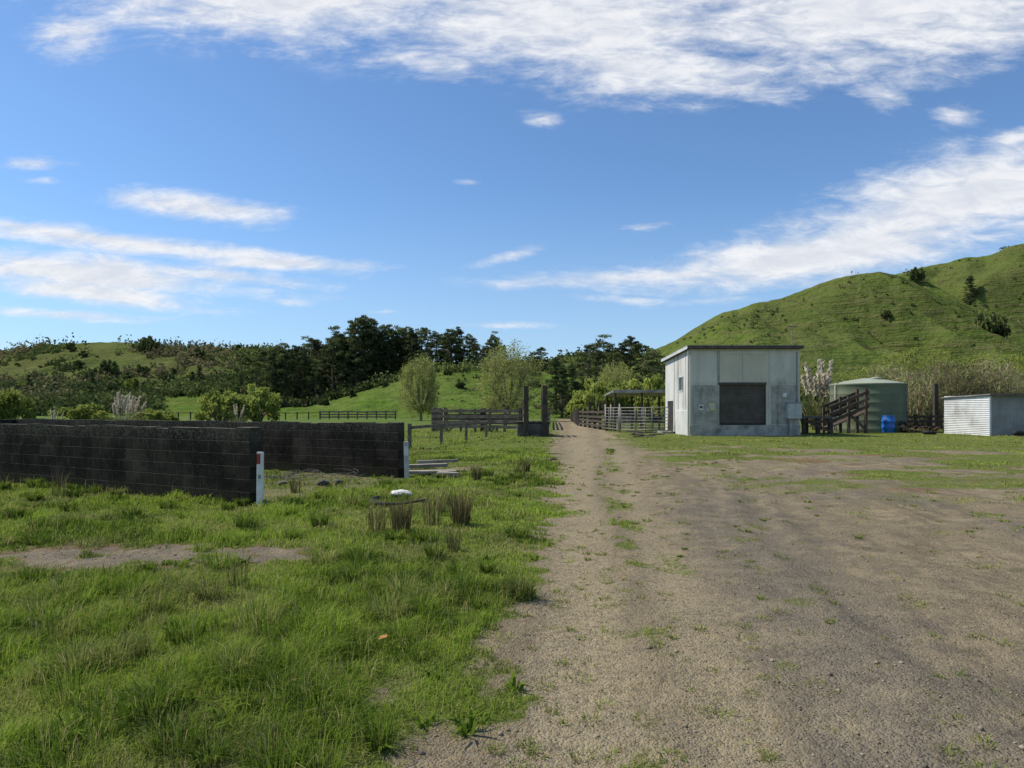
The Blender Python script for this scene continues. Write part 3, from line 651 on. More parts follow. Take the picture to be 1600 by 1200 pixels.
M_GREYP=mat('greyed post paint',(.50,.49,.45),(.36,.35,.32),5,.7,0,.1,(.24,.22,.2))
M_RED=mat('red reflector paint',(.40,.05,.04),(.28,.04,.035),8,.5)
M_TIMB=mat('weathered timber',(.19,.155,.115),(.10,.082,.062),3,.9,0,.4,(.25,.22,.18),(1,1,1))
M_DTIMB=mat('dark timber',(.085,.064,.047),(.045,.036,.028),3,.9,0,.4,(.12,.10,.08))
M_BRN=mat('brown rail timber',(.115,.078,.054),(.068,.048,.036),3,.9,0,.4,(.15,.12,.09))
M_GALV=mat('galvanised pipe',(.29,.275,.25),(.19,.18,.165),6,.6,.3,.05)
M_CONC=mat('plain concrete',(.42,.395,.34),(.29,.27,.23),2.2,.9,0,.3,(.17,.16,.135))
M_DCONC=mat('dark stained concrete',(.15,.138,.115),(.085,.078,.066),2.2,.95,0,.3,(.06,.055,.045))
M_PANEL=mat('painted wall sheet',(.61,.57,.48),(.50,.465,.39),1.4,.75,0,.08,(.34,.305,.25),(1,1,.35))
M_SIDE=mat('white side cladding',(.60,.59,.55),(.50,.49,.46),1.2,.7,0,.08,(.38,.36,.32),(1,1,.35))
M_CREAM=mat('cream wall panel',(.58,.52,.39),(.51,.46,.35),1.2,.75,0,.05,(.43,.38,.285),(1,1,.4))
M_ROOFD=mat('dark roof trim',(.12,.095,.08),(.07,.06,.05),3,.8)
M_ROOF=mat('grey roof iron',(.35,.34,.33),(.22,.21,.20),1.5,.5,.3,.1,(.20,.13,.09))
M_SHUT=mat('brown grey roller shutter',(.125,.105,.086),(.09,.076,.062),2,.6,.1,.05)
M_GLASS,_t,_b=newmat('dark window glass');_t.put(_b.inputs['Base Color'],_t.mix(_t.noise(_t.obj(),3),(.02,.025,.03),(.05,.055,.06)));_b.inputs['Roughness'].default_value=.08;_b.inputs['Specular IOR Level'].default_value=.6
M_DARK=mat('dark door paint',(.05,.045,.04),(.035,.03,.028),3,.7)
M_TANK=mat('dull green tank plastic',(.16,.185,.12),(.13,.15,.10),.8,.85,0,.03,(.11,.13,.09),(1,1,.3),40,.08)
M_LID=mat('pale tank lid plastic',(.33,.355,.27),(.28,.30,.23),.8,.7,0,.03,(.24,.255,.20),(1,1,1),40,.1)
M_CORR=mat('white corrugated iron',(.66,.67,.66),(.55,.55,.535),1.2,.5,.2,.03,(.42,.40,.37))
M_CORG=mat('shade grey corrugated iron',(.30,.295,.28),(.22,.215,.205),1.2,.5,.2,.03,(.18,.15,.12))  # darker iron for the hut front, its shade put into the colour
M_BLUE=mat('blue barrel plastic',(.015,.13,.46),(.012,.11,.38),4,.4,0,.02,None,spec=.5)
M_BLK=mat('black rubber',(.018,.018,.018),(.03,.03,.03),5,.7)
M_BOX=mat('meter box paint',(.48,.48,.455),(.40,.40,.38),4,.6)
M_YEL=mat('yellow notice paint',(.60,.52,.25),(.5,.45,.25),4,.6)
M_RUST=mat('rusty iron',(.14,.08,.05),(.08,.052,.038),4,.9,0,.3)

# ------------------------------------------------------------ concrete block bunker
wa=math.atan2(WD.y,WD.x)
def bwall(p,L,label,hh=1.2,end=True):
    r=thing('concrete_block_wall',label,'wall',(p.x,p.y,0),wa)
    m=MB();n=int(L/.4);z=hh
    for k in range(n):
        x0=k*L/n;x1=(k+1)*L/n
        z=hh+.012*math.sin(k*.9)+random.uniform(-.012,.008);m.box(x0+(.32 if k==0 and end else 0),x1,-.1,.1,-.3,z)
    m.build('block_work',M_WALL,r)
    if end:
        MB().box(0,.316,-.115,.115,-.3,hh+.022).build('end_pillar',M_WALL,r,bevel=.014)
    return r
bwall(FW,15,'near black stained block wall of the bunker, with a white post at its end',1.2)
bwall(BW,16,'far black stained block wall of the bunker, ending by the plank pile',1.195)
e1=FW+WD*15;e2=BW+WD*16;dv=(e2-e1)
r=thing('concrete_block_wall','short block wall closing the far left end of the bunker','wall',(e1.x,e1.y,0),math.atan2(dv.y,dv.x))
MB().box(.12,dv.length-.12,-.1,.1,-.3,1.18).build('block_work',M_WALL,r)
def marker(px,py,ty,label,tilt,red):
    X,D=gp(px,py);hh=zat(ty,D);r=thing('marker_post',label,'post',(X,D,0),-.15);r.rotation_euler=(0,tilt,-.15)
    MB().box(-.05,.05,-.022,.022,-.25,hh).build('post',M_WHITE if red else M_GREYP,r,bevel=.006)
    if red:
        MB().box(-.046,.012,-.0255,-.0225,hh-.19,hh-.03).build('reflector_band',M_RED,r)
        MB().box(-.02,.02,-.0255,-.0225,.42,.48).build('metal_tag',M_GALV,r)
    else:MB().box(-.046,.046,-.0255,-.0225,hh-.3,hh-.1).build('face_plate',M_WHITE,r)
marker(406,790,706,'white marker post with red band at the near wall end',.01,True)
marker(636,748,690,'leaning pale marker post at the far wall end by the plank pile',-.03,False)

# ------------------------------------------------------------ rush clumps and small litter
def rush(px,py,ty,label,n=110,dry=.35):
    X,D=gp(px,py);hh=zat(ty,D);a=RNG.uniform(0,6.28,n);q=.10*np.sqrt(RNG.random(n))*(hh/.5)
    x=q*np.cos(a);y=q*np.sin(a)
    P=blades(x,y,hh*RNG.uniform(.45,1.,n),np.full(n,max(.006,.0009*D)),RNG.uniform(.02,.4,n),a+RNG.normal(0,.5,n),np.zeros(n),RNG.random(n),(RNG.random(n)<dry)*RNG.random(n))
    o=link('rush_clump',np_mesh('rush_clump',*P[:3],L_RUSH,P[3]));o.location=(X,D,float(gz(X,D)));tag(o,label,'rush')
for px,py,ty,lab,n,dr in ((590,830,762,'thin rush clump left of the white bag in the grass',60,.5),(626,832,760,'dense brown rush clump right in front of the white bag',220,.8),(676,822,744,'tall narrow rush clump between two thicker brown ones',70,.4),(720,822,750,'thick brown rush clump right of the black hose',230,.6),(708,862,812,'low green rush clump nearest the drive',70,.2),(745,752,718,'rush clump near the plank pile, beside the drive',100,.3),(822,738,710,'spreading rush clump beside the puddle',130,.3),(370,912,838,'sparse thin rush at the right end of the gravel patch',34,.5),(690,800,765,'wispy rush behind the black hose end',40,.3),(812,748,715,'small green rush left of the puddle',60,.1),(462,770,732,'weedy rush clump at the bunker mouth',50,.3),(92,775,725,'weedy stalks against the near bunker wall',24,.2)):
    rush(px,py,ty,lab,n,dr)
X,D=gp(622,788);m=MB();pts=[(.46*math.cos(a)+.02,.36*math.sin(a),.05+.03*max(0,math.cos(a*2+1.2))) for a in [math.pi*(.80+1.1*k/18) for k in range(19)]]
m.path(pts,[.026+.008*math.sin(k*.35) for k in range(19)],10)
o=m.build('hose',M_BLK,None,True);o.location=(X,D+.1,float(gz(X,D)));tag(o,'black curved hose lying in the grass among rushes','hose')
bm_=bmesh.new();bmesh.ops.create_icosphere(bm_,subdivisions=3,radius=.17)
for v in bm_.verts:
    k=float(fbm(v.co.x*9+3,v.co.y*9+v.co.z*7,8))
    v.co=Vector((v.co.x*1.15,v.co.y*.8,max(-.05,v.co.z*.36)))*(.7+.55*k)
me=bpy.data.meshes.new('white_bag');bm_.to_mesh(me);bm_.free();me.materials.append(M_WHITE);o=link('white_bag',me);X,D=gp(622,782);o.location=(X,D+.3,.08);tag(o,'crumpled white bag in the grass behind the hose','bag')
for k,(px,py,L,a,z,lab) in enumerate(((675,742,1.1,.05,.05,'pale plank at the bottom front of the pile by the marker post'),(668,738,.95,-.1,.14,'grey plank lying second from the bottom of the pile'),(684,736,1.0,.18,.22,'top plank of the pile, tilted across the others'),(660,733,.7,.3,.05,'short plank at the back of the pile'),(700,744,.5,-.35,.04,'broken plank stub at the right of the pile'))):
    X,D=gp(px,py);m=MB();m.box(-L/2,L/2,-.10,.10,-.035,.035);o=m.build('plank',mat('pile timber %d'%k,(.36,.32,.26),(.24,.21,.17),3,.9,0,.3,(.15,.13,.10)),None,bevel=.006,jit=.012)
    o.location=(X,D,z+.02);o.rotation_euler=(random.uniform(-.05,.05),random.uniform(-.06,.06),a);tag(o,lab,'plank')
m=MB()
for k in range(20):
    px=random.uniform(420,540);X,D=gp(px,752+random.uniform(-5,5));pts=[]
    a=random.uniform(0,6.28);r_=random.uniform(.10,.36)
    for j in range(12):
        a+=.5;pts.append((X+r_*math.cos(a)+j*.02,D+r_*.6*math.sin(a),.02+.07*abs(math.sin(a*.7+k))+.012*j))
    m.path(pts,.005,5)
o=m.build('wire_tangle',mat('old fence wire',(.16,.17,.14),(.10,.085,.065),6,.7,.2,0),None,True);tag(o,'tangle of old fence wire in the bunker mouth','wire')
for k,(px,py,s,lab) in enumerate(((440,757,.09,'grey concrete lump left of the wire tangle'),(505,757,.12,'larger concrete lump under the right of the wire tangle'),(527,755,.10,'small concrete lump at the right end of the wire tangle'))):
    bm_=bmesh.new();bmesh.ops.create_icosphere(bm_,subdivisions=2,radius=s)
    for v in bm_.verts:v.co*=.7+.6*float(vnoise(v.co.x*11+k*3,v.co.y*11+v.co.z*9,k));v.co.z*=.5
    me=bpy.data.meshes.new('concrete_lump');bm_.to_mesh(me);bm_.free();me.materials.append(M_DCONC);o=link('concrete_lump',me);X,D=gp(px,py);o.location=(X,D,.03);tag(o,lab,'rubble')
n=40;vs=[(0,0,0)];X,D=gp(842,718)
for k in range(n):
    a=6.283*k/n;rr=1+.25*math.sin(3*a+1)+.12*math.sin(7*a);vs.append((.42*rr*math.cos(a),.85*rr*math.sin(a),0))
me=bpy.data.meshes.new('puddle');me.from_pydata(vs,[],[(0,k+1,(k+1)%n+1) for k in range(n)]);pm,pt,pb=newmat('muddy water');pt.put(pb.inputs['Base Color'],pt.mix(pt.noise(pt.obj(),3),(.10,.08,.06),(.14,.12,.09)));pb.inputs['Roughness'].default_value=.05;pb.inputs['Specular IOR Level'].default_value=.6
me.materials.append(pm);o=link('puddle',me);o.location=(X,D,float(gz(X,D))+.03);tag(o,'shallow muddy puddle at the left edge of the drive','puddle',kind='structure')
X,D=gp(598,1015);m=MB();m.add([(-.03,-.02,0),(.025,-.022,.012),(.03,.02,.02),(-.02,.024,.008)],[(0,1,2,3)]);o=m.build('litter_scrap',mat('orange wrapper',(.45,.20,.05),(.35,.15,.04),20,.5));o.location=(X,D,.07);tag(o,'orange litter scrap caught in the foreground grass','litter')

# ------------------------------------------------------------ fences, yards
def fence(name,pts,hh,rails,label,m,pw=.16,bh=.16,bt=.05,group=None,post_h=None,cat='fence',tall=()):
    o0=pts[0];r=thing(name,label,cat,(o0[0],o0[1],0),0,group)
    for i,p in enumerate(pts):
        x,y=p[0]-o0[0],p[1]-o0[1];ph=(post_h or hh)+random.uniform(-.05,.06)
        if i in tall:ph+=.5
        MB().box(x-pw/2,x+pw/2,y-pw/2,y+pw/2,-.3,ph).build('post',m,r,bevel=.012,jit=.008)
    for i in range(len(pts)-1):
        a=Vector((pts[i][0]-o0[0],pts[i][1]-o0[1],0));b=Vector((pts[i+1][0]-o0[0],pts[i+1][1]-o0[1],0))
        d=(b-a).normalized();nn=Vector((d.y,-d.x,0));nn=nn if nn.y<0 else -nn
        for z in rails:
            off=nn*(pw/2+bt/2+.003)
            p=a+off+Vector((0,0,z+random.uniform(-.03,.03)))+d*.004;q=b+off+Vector((0,0,z+random.uniform(-.03,.03)))-d*.004
            MB().beam(p,q,bt,bh).build('rail',m,r,bevel=.006)
    return r
def row(x0,y0,x1,y1,n): return [(x0+(x1-x0)*k/n,y0+(y1-y0)*k/n) for k in range(n+1)]
fence('rail_fence',row(-3.9,26,-1.4,37,3),.92,[.82],'low weathered single rail fence leading to the timber yard',M_TIMB,.13,.12)
fence('timber_yard_fence',row(xat(676,47),47,xat(812,45),45,6),1.62,[.35,.68,1.02,1.4],'front weathered board fence of the timber yard left of the ramp',M_TIMB,.17,.2,.05)
fence('timber_yard_fence',row(xat(676,47)+.05,47.4,xat(690,60),60,4),1.62,[.35,.68,1.02,1.4],'left side board fence of the timber yard',M_TIMB,.17,.2,.05)
fence('timber_yard_fence',row(xat(690,60)+.3,60,xat(815,58),58,5),1.65,[.35,.68,1.02,1.4],'rear board fence of the timber yard',M_DTIMB,.17,.2,.05)
fence('timber_yard_fence',row(xat(752,45.9),46.2,xat(758,57),57,3),1.6,[.35,.68,1.02,1.4],'inner dividing board fence of the timber yard',M_DTIMB,.17,.2,.05)
fence('stock_pen',row(xat(500,107),107,xat(618,105),105,8),1.3,[.35,.75,1.15],'far small timber pen below the grassy knoll',M_TIMB,.2,.2)
fence('paddock_fence',row(xat(240,100),100,xat(500,104),104,14),1.1,[1.0],'far post and rail fence left of the small pen',M_DTIMB,.16,.1)
fence('drive_fence',row(6.7,48.5,6.2,61.5,5),1.62,[.3,.62,.95,1.3],'tall dark timber fence along the right side of the drive',M_DTIMB,.2,.18,.05,tall=(1,3))
fence('drive_fence',row(6.1,63,8.2,95,7),1.5,[.4,.8,1.2],'farther weathered fence running on along the drive',M_TIMB,.18,.16)
fence('drive_fence',row(2.6,50,4.4,80,6),1.4,[.4,.8,1.2],'weathered fence along the left side of the drive beyond the ramp',M_TIMB,.18,.16)
X0=xat(808,38);r=thing('loading_ramp','old loading ramp with dark block base and two tall dark posts','loading ramp',(X0,38,0))
MB().box(0,1.78,0,2.2,-.3,.72).build('base_block',M_DCONC,r,bevel=.03)
MB().box(-.05,1.85,-.06,2.3,.723,.83).build('deck',M_DTIMB,r,bevel=.015)
for x in (.36,1.40):
    MB().box(x,x+.28,-.30,-.07,-.3,2.82 if x<1 else 2.85).build('post',M_DTIMB,r,bevel=.02,jit=.01)
    MB().box(x+.03,x+.25,2.0,2.2,.835,2.6).build('post',M_DTIMB,r,bevel=.02,jit=.01)
for x in (.3,1.6):
    for z in (1.1,1.5,1.9):
        MB().box(x,x+.05,-.03,1.98,z,z+.16).build('side_board',M_DTIMB,r,bevel=.006)
MB().hexa([(.1,2.35,.0),(1.7,2.35,0),(1.7,6.5,0),(.1,6.5,0),(.1,2.35,.8),(1.7,2.35,.8),(1.7,6.5,.05),(.1,6.5,.05)]).build('earth_ramp',M_DCONC,r)
def gate(p,q,label,hh=1.62,n=7,group=None):
    p=Vector((*p,0));q=Vector((*q,0));L=(q-p).length;r=thing('pipe_gate',label,'gate',p,math.atan2(q.y-p.y,q.x-p.x),group)
    m=MB();m.path([(.06,0,.2),(.06,0,hh)],.03);m.path([(L-.06,0,.2),(L-.06,0,hh)],.03);m.path([(.03,0,hh),(L-.03,0,hh)],.03);m.path([(.03,0,.2),(L-.03,0,.2)],.03);m.build('frame',M_GALV,r,True)
    for k in range(1,n):
        z=.2+(hh-.2)*k/n;MB().path([(.07,0,z),(L-.07,0,z)],.019).build('bar',M_GALV,r,True)
    for f in (.33,.67):MB().path([(L*f,-.05,.2),(L*f,-.05,hh)],.022).build('stay',M_GALV,r,True)
    for x in (-.02,):MB().path([(x,0,-.3),(x,0,hh+.25)],.055).build('hinge_post',M_GALV,r,True)
gate((7.05,44.6),(9.75,42.4),'nearest galvanised pipe gate, beside the left wall of the shed')
gate((6.62,48.3),(7.0,44.75),'galvanised pipe gate along the drive, left of the nearest gate')
gate((7.2,49.5),(9.2,48.6),'galvanised pipe panel under the low shelter, left of two')
gate((9.3,48.6),(11.4,47.6),'galvanised pipe panel under the low shelter, right of two')
gate((9.2,48.5),(8.6,44.0),'galvanised pipe panel dividing the pens inside the yard')
gate((7.4,54),(11.,53),'rear galvanised pipe panel of the stock yard')
r=thing('yard_shelter','low lean-to shelter with flat iron roof over the pipe yards','shelter',(7.2,48.2,0))
for x in (.1,2.0,4.1):
    for y in (.1,4.2):MB().box(x-.07,x+.07,y-.07,y+.07,-.3,2.72 if y<1 else 2.5).build('post',M_DTIMB,r,bevel=.01)
MB().hexa([(-.1,-.2,2.74),(4.4,-.2,2.74),(4.4,4.5,2.52),(-.1,4.5,2.52),(-.1,-.2,2.86),(4.4,-.2,2.86),(4.4,4.5,2.64),(-.1,4.5,2.64)]).build('roof',M_ROOF,r)
MB().box(-.12,4.42,-.25,-.203,2.68,2.9).build('fascia',M_CONC,r)

# ------------------------------------------------------------ the grey shed
def cells(m,us,zs,holes,f):
    for i in range(len(us)-1):
        for j in range(len(zs)-1):
            uc=(us[i]+us[i+1])/2;zc=(zs[j]+zs[j+1])/2
            if any(a<uc<b and c<zc<d for a,b,c,d in holes):continue
            m.hexa(f(us[i],us[i+1],zs[j],zs[j+1],j==len(zs)-2))
def ribbed(m,w,h,n,dep,horiz=True,x0=0,z0=0,y=0,sub=4):
    N=n*sub;b=len(m.v)
    for k in range(N+1):
        d=y-dep*(.5-.5*math.cos(2*math.pi*k/sub))
        if horiz:
            z=z0+h*k/N;m.v+=[(x0,d,z),(x0+w,d,z)]
        else:
            x=x0+w*k/N;m.v+=[(x,d,z0),(x,d,z0+h)]
    for k in range(N):
        q=b+2*k;m.f.append((q,q+1,q+3,q+2) if horiz else (q,q+2,q+3,q+1))
def shed():
    W_,DP=6.29,6.2;ht=4.95;hb=4.66
    r=thing('grey_shed','tall grey shed with a roller door and flat overhanging roof','shed',(10.16,39,0))
    zt=lambda y:ht+(hb-ht)*y/DP
    m=MB();h=[(1.61,4.35,.62,2.96)]
    cells(m,[0,1.61,4.35,W_],[.62,2.96,ht],h,lambda a,b,c,d,t:[(a,0,c),(b,0,c),(b,.14,c),(a,.14,c),(a,0,d),(b,0,d),(b,.14,d),(a,.14,d)])
    m.build('wall',M_PANEL,r)
    MB().box(-.04,W_+.02,-.04,.2,-.3,.617).build('concrete_plinth',M_CONC,r,bevel=.015)
    m=MB();h=[(1.45,2.5,2.58,3.5),(4.0,5.6,.12,2.05)]
    def lf(a,b,c,d,t):
        d0,d1=(zt(a),zt(b)) if t else (d,d)
        return [(0,b,c),(0,a,c),(.14,a,c),(.14,b,c),(0,b,d1),(0,a,d0),(.14,a,d0),(.14,b,d1)]
    cells(m,[.143,1.45,2.5,4.0,5.6,DP],[.12,2.05,2.58,3.5,4.4],h,lf)
    m.build('wall',M_SIDE,r)['label']='white clad left side wall of the shed'
    MB().box(-.06,.16,.22,3.2,-.3,1.45).build('concrete_plinth',M_SIDE,r,bevel=.015)
    for y in (.9,2.7,3.7):MB().box(-.02,-.003,y-.03,y+.03,1.5 if y<3 else .2,zt(y)-.05).build('batten',M_CONC,r)
    m=MB();m.hexa([(W_-.14,.143,-.2),(W_,.143,-.2),(W_,DP,-.2),(W_-.14,DP,-.2),(W_-.14,.143,ht),(W_,.143,ht),(W_,DP,hb),(W_-.14,DP,hb)]);m.build('wall',M_PANEL,r)
    MB().box(.143,W_-.143,DP-.14,DP,-.2,hb-.02).build('wall',M_PANEL,r)
    ov=.22;m=MB();m.hexa([(-ov,-.35,ht+.02),(W_+ov*.4,-.35,ht+.02),(W_+ov*.4,DP+ov,hb+.02),(-ov,DP+ov,hb+.02),(-ov,-.35,ht+.17),(W_+ov*.4,-.35,ht+.17),(W_+ov*.4,DP+ov,hb+.17),(-ov,DP+ov,hb+.17)])
    rf=m.build('roof',M_ROOFD,r)
    m=MB();m.hexa([(-ov-.03,-.38,ht+.174),(W_+ov*.4+.03,-.38,ht+.174),(W_+ov*.4+.03,DP+ov,hb+.174),(-ov-.03,DP+ov,hb+.174),(-ov-.03,-.38,ht+.20),(W_+ov*.4+.03,-.38,ht+.20),(W_+ov*.4+.03,DP+ov,hb+.20),(-ov-.03,DP+ov,hb+.20)]);m.build('roof_sheet',M_ROOF,rf)
    MB().beam((-ov-.014,-.352,ht+.1),(-ov-.014,DP+ov,hb+.1),.022,.2).build('barge_board',M_CORR,rf)
    for x0,x1,z0,z1,mm in ((.06,1.56,3.02,4.86,M_PANEL),(1.70,2.98,3.06,4.62,M_CREAM),(3.02,4.50,3.06,4.62,M_CREAM),(4.62,6.22,3.02,4.86,M_PANEL),(1.70,4.5,4.66,4.86,M_PANEL)):
        MB().box(x0,x1,-.028,-.003,z0,z1).build('wall_panel',mm,r,bevel=.006)
    for x in (1.63,4.56):MB().box(x-.045,x+.045,-.04,-.003,.64,4.86).build('batten',M_CONC if x<2 else M_PANEL,r,bevel=.005)
    MB().box(.1,1.55,-.016,-.003,.66,2.9).build('wall_panel',M_CONC,r,bevel=.004)
    MB().box(4.66,6.2,-.016,-.003,.66,2.9).build('wall_panel',M_CONC,r,bevel=.004)
    m=MB();ribbed(m,2.70,2.32,26,.028,True,1.63,.63,.075);rd=m.build('roller_door',M_SHUT,r)
    MB().box(1.69,4.29,.02,.06,.632,.72).build('bottom_bar',M_DARK,rd)
    for x in (1.62,4.30):MB().box(x,x+.05,-.01,.05,.625,2.95).build('guide',M_ROOFD,rd)
    MB().box(1.60,4.36,-.07,-.042,2.92,3.04).build('door_lintel',M_ROOFD,r)
    w=MB().box(-.03,.06,1.45,1.51,2.58,3.5).box(-.03,.06,2.44,2.5,2.58,3.5).box(-.03,.06,1.513,2.437,2.58,2.64).box(-.03,.06,1.513,2.437,3.44,3.5).build('window',M_CORR,r)
    MB().box(.05,.058,1.512,2.438,2.642,3.438).build('pane',M_GLASS,w);MB().box(-.01,.045,1.95,1.99,2.642,3.438).build('mullion',M_CORR,w)
    d=MB().box(.05,.09,4.02,5.58,.14,2.03).build('door',M_DARK,r);MB().path([(-.01,4.2,1.0),(-.01,4.2,1.15)],.02).build('handle',M_GALV,d)
    MB().box(-.7,-.0,3.8,5.7,-.2,.13).build('door_step',M_CONC,r)
    MB().path([(-.06,.1,.05),(-.06,.1,4.7),(-.1,.0,4.9)],.045).build('downpipe',M_CORR,r,True)
    b=MB().box(5.46,6.27,-.34,-.02,.98,1.86).build('meter_cabinet',M_BOX,r,bevel=.015);MB().box(5.5,5.85,-.352,-.342,1.02,1.8).build('cabinet_door',M_BOX,b,bevel=.004);MB().box(5.88,6.23,-.352,-.342,1.02,1.8).build('cabinet_door',M_BOX,b,bevel=.004)
    MB().box(5.44,6.29,-.37,-.02,1.863,1.90).build('cabinet_lid',M_GALV,b)
    MB().box(5.6,5.75,-.25,-.1,-.2,.977).build('cabinet_leg',M_CONC,b)
    MB().path([(6.1,-.05,1.92),(6.1,-.05,2.6),(6.1,-.05,4.8)],.025).build('conduit',M_GALV,r,True)
    MB().path([(5.0,-.05,.6),(5.0,-.05,2.9)],.02).build('conduit',M_CONC,r,True)
    for x,z,s,mm,nm in ((.62,1.62,.26,M_WHITE,'notice_sign'),(1.25,1.66,.36,M_YEL,'notice_sign'),(1.02,1.5,.2,M_BOX,'junction_box')):
        q=MB().box(x-s/2,x+s/2,-.09,-.02,z-s*.6,z+s*.6).build(nm,mm,r,bevel=.006)
        MB().box(x-s*.35,x+s*.35,-.098,-.092,z-s*.2,z+s*.35).build('face_plate',M_SHUT if mm is M_WHITE else M_BOX,q)
    MB().box(5.3,5.5,-.10,-.02,2.2,2.45).build('junction_box',M_WHITE,r,bevel=.006)
shed()
X,D=gp(1012,684);m=MB()
for k in range(9):
    a=random.uniform(0,3.14);x=random.uniform(-.9,.9);y=random.uniform(-.3,.3);m.beam((x-.5*math.cos(a),y-.2*math.sin(a),.06+.03*k),(x+.5*math.cos(a),y+.2*math.sin(a),.1+.03*k),.08,.06)
o=m.build('scrap_heap',M_TIMB,None,jit=.01);o.location=(X,D,0);tag(o,'low heap of scrap timber before the nearest pipe gate','scrap heap')

# ------------------------------------------------------------ tank and things around it
D=47.;r=thing('water_tank','dull green water tank with paler shallow domed top','water tank',(xat(1356,D),D,0))
R=108/2/F*D;hz=zat(601,D);prof=[(R,-.2)]
for k in range(5):
    z0=.15+k*(hz-.3)/5;prof+=[(R,z0),(R+.015,z0+.04),(R+.015,z0+.10),(R,z0+.14)]
prof+=[(R,hz-.09),(R+.03,hz-.06),(R+.03,hz-.01)]
MB().lathe(prof,64).build('tank_body',M_TANK,r,True)
MB().lathe([(R+.028,hz+.003),(R-.12,hz+.06),(R*.6,hz+.25),(R*.3,hz+.37),(.35,hz+.43)],64).build('domed_lid',M_LID,r,True)
MB().lathe([(.34,hz+.42),(.34,hz+.50),(.28,hz+.53)],24,(.3,-.6,-.05)).build('hatch',M_LID,r,True)
MB().path([(-R-.08,-.4,.1),(-R-.08,-.4,hz-.1),(-R+.2,-.3,hz+.1)],.045).build('inlet_pipe',M_CONC,r,True)
D=43.5;x0=xat(1298,D);r=thing('timber_ramp','brown timber stock ramp with sloping rails in front of the tank','ramp',(x0,D,0))
for x,h in ((.05,1.75),(1.15,2.45),(2.25,2.95)):
    for y in (0,1.1):MB().box(x-.08,x+.08,y-.08,y+.08,-.3,h-.1).build('post',M_BRN,r,bevel=.012)
for y in (-.11,1.21):
    for dz in (.0,.45,.9):MB().beam((-.1,y,.72+dz),(2.4,y,1.75+dz),.05,.2).build('rail',M_BRN,r,bevel=.006)
MB().beam((-.1,.55,.32),(2.4,.55,1.36),1.0,.07).build('ramp_deck',M_DTIMB,r)
MB().beam((2.25,-.14,.15),(1.15,-.14,1.2),.05,.16).build('brace',M_BRN,r)
D=42.;x0=xat(1256,D);r=thing('loading_deck','small timber loading deck against the right of the shed','deck',(x0,D,0))
MB().box(-.1,1.75,-.1,1.8,.95,1.1).build('deck_top',M_TIMB,r,bevel=.01)
for x in (0,.85,1.6):
    for y in (0,1.6):MB().box(x-.1,x+.1,y-.1,y+.1,-.3,.946).build('leg',M_DTIMB,r,bevel=.012)
MB().beam((0,-.13,.85),(1.6,-.13,.15),.05,.14).build('brace',M_BRN,r);MB().box(-.05,1.7,-.14,-.104,.7,.85).build('rail',M_BRN,r)
D=44.5;r=thing('barrel','bright blue plastic barrel standing in front of the water tank','barrel',(xat(1388,D),D,0))
MB().lathe([(.36,0),(.38,.03),(.40,.28),(.42,.3),(.42,.36),(.40,.38),(.40,.68),(.42,.7),(.42,.76),(.40,.78),(.37,1.02),(.36,1.05)],36).build('drum',M_BLUE,r,True)
MB().lathe([(.375,1.03),(.39,1.05),(.39,1.09),(.33,1.10),(.32,1.07)],36).build('rim',M_BLUE,r,True)
D=49.;o=MB().box(-.15,.15,-.15,.15,-.4,zat(599,D)).build('gate_post',M_DTIMB,None,bevel=.03,jit=.015);o.location=(xat(1462,D),D,0);tag(o,'tall dark gate post standing right of the water tank','post')
o=MB().box(-.1,.1,-.1,.1,-.4,1.75).build('gate_post',M_BRN,None,bevel=.02,jit=.01);o.location=(xat(1482,48),48,0);tag(o,'shorter brown gate post left of the corrugated hut','post')
fence('brown_rail_fence',row(xat(1408,46),46,xat(1476,46.5),46.5,3),1.15,[.35,.7,1.02],'low brown rail fence between barrel and corrugated hut',M_BRN,.15,.15)
m=MB()
for k in range(22):
    a=random.uniform(0,6.28);x=random.uniform(-1.2,1.2);m.path([(x,0,random.uniform(.05,.2)),(x+.5*math.cos(a),.2*math.sin(a),random.uniform(.1,.5)),(x+.9*math.cos(a),.3*math.sin(a),random.uniform(.05,.45))],.03,5)
o=m.build('scrap_heap',M_RUST,None,True);o.location=(xat(1438,44),44,0);tag(o,'rusty scrap iron heap in front of the low brown rail fence','scrap heap')
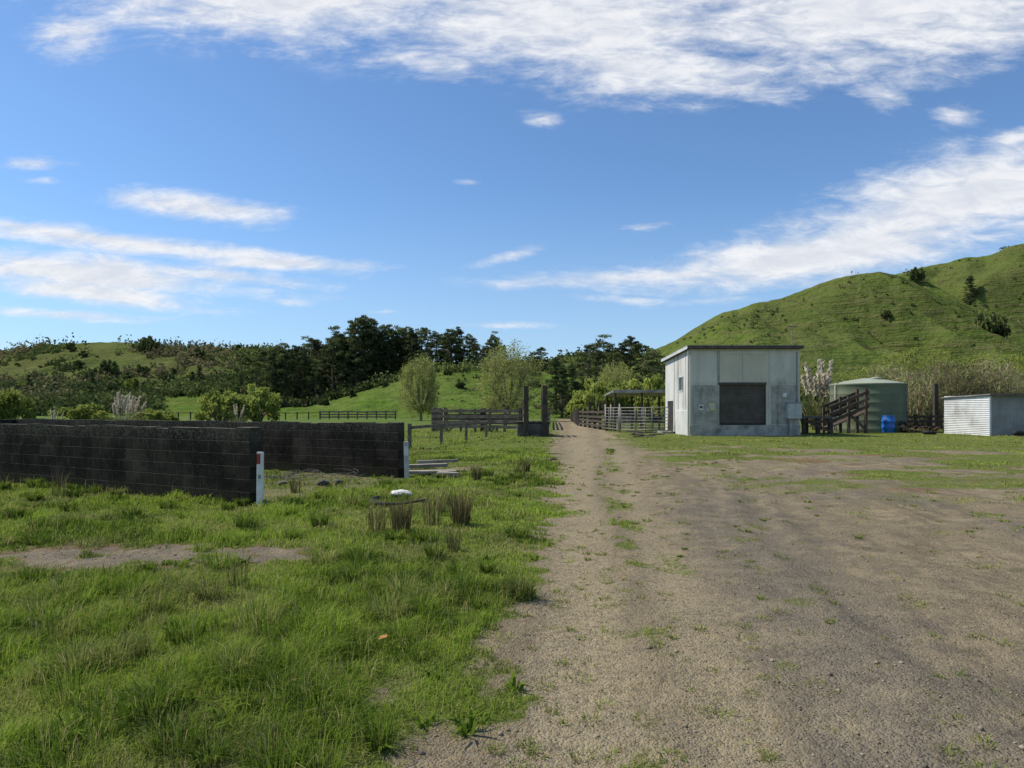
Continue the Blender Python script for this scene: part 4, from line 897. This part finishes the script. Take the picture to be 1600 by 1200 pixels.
def tyre(px,py,label,rx):
    X,D=gp(px,py);n=40;m=MB();pts=[(.3*math.cos(6.283*k/n),.3*math.sin(6.283*k/n),0) for k in range(n+1)]
    m.path(pts,.1,10);o=m.build('tyre',M_BLK,None,True);o.location=(X,D,.12 if rx==0 else .38);o.rotation_euler=(rx,.1,.4);tag(o,label,'tyre')
tyre(1452,679,'black tyre lying flat by the rusty scrap heap',0);tyre(1412,676,'black tyre leaning up right of the blue barrel',1.35)
def hut():
    r=thing('corrugated_hut','low hut with bright white corrugated side and front greyed as if shaded','hut',(27.3,39,0));Wd,Dp,h=4.2,4.1,2.28
    m=MB();ribbed(m,Wd,h+.1,30,.03,False,0,-.05,-.002);m.build('wall',M_CORG,r)['label']='corrugated front wall greyed as if shaded'
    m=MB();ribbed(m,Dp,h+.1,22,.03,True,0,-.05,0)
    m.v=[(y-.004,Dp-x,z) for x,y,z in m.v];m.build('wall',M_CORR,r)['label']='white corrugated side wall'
    MB().box(.03,Wd-.03,.03,Dp-.03,-.1,h).build('frame',M_TIMB,r)
    rf=MB().hexa([(-.15,-.25,h+.06),(Wd+.15,-.25,h+.06),(Wd+.15,Dp+.1,h-.12+.06),(-.15,Dp+.1,h-.12+.06),(-.15,-.25,h+.12),(Wd+.15,-.25,h+.12),(Wd+.15,Dp+.1,h),(-.15,Dp+.1,h)]).build('roof',M_ROOF,r)
    MB().box(-.17,Wd+.17,-.285,-.253,h,h+.15).build('fascia',M_TIMB,rf)
    MB().box(-.05,.04,-.06,-.034,-.05,h).build('corner_flashing',M_CORR,r)
hut()
X,D=gp(1582,682);o=MB().path([(-.35,0,.18),(-.2,.1,.22),(.1,.1,.2),(.35,-.05,.16)],[.08,.17,.16,.07],10).build('black_sack',M_BLK,None,True,jit=.01);o.location=(X,D-.6,0);tag(o,'black sack lying in front of the corrugated hut','sack')
D=100.;r=thing('power_pole','thin timber power pole rising behind the grey shed roof','pole',(xat(1238,D),D,0))
MB().path([(0,0,-.5),(0,0,zat(506,D))],[.11,.07],10).build('pole',M_TIMB,r,True);hh=zat(510,D)
MB().box(-.7,.7,-.05,.05,hh-.05,hh+.05).build('crossarm',M_TIMB,r)
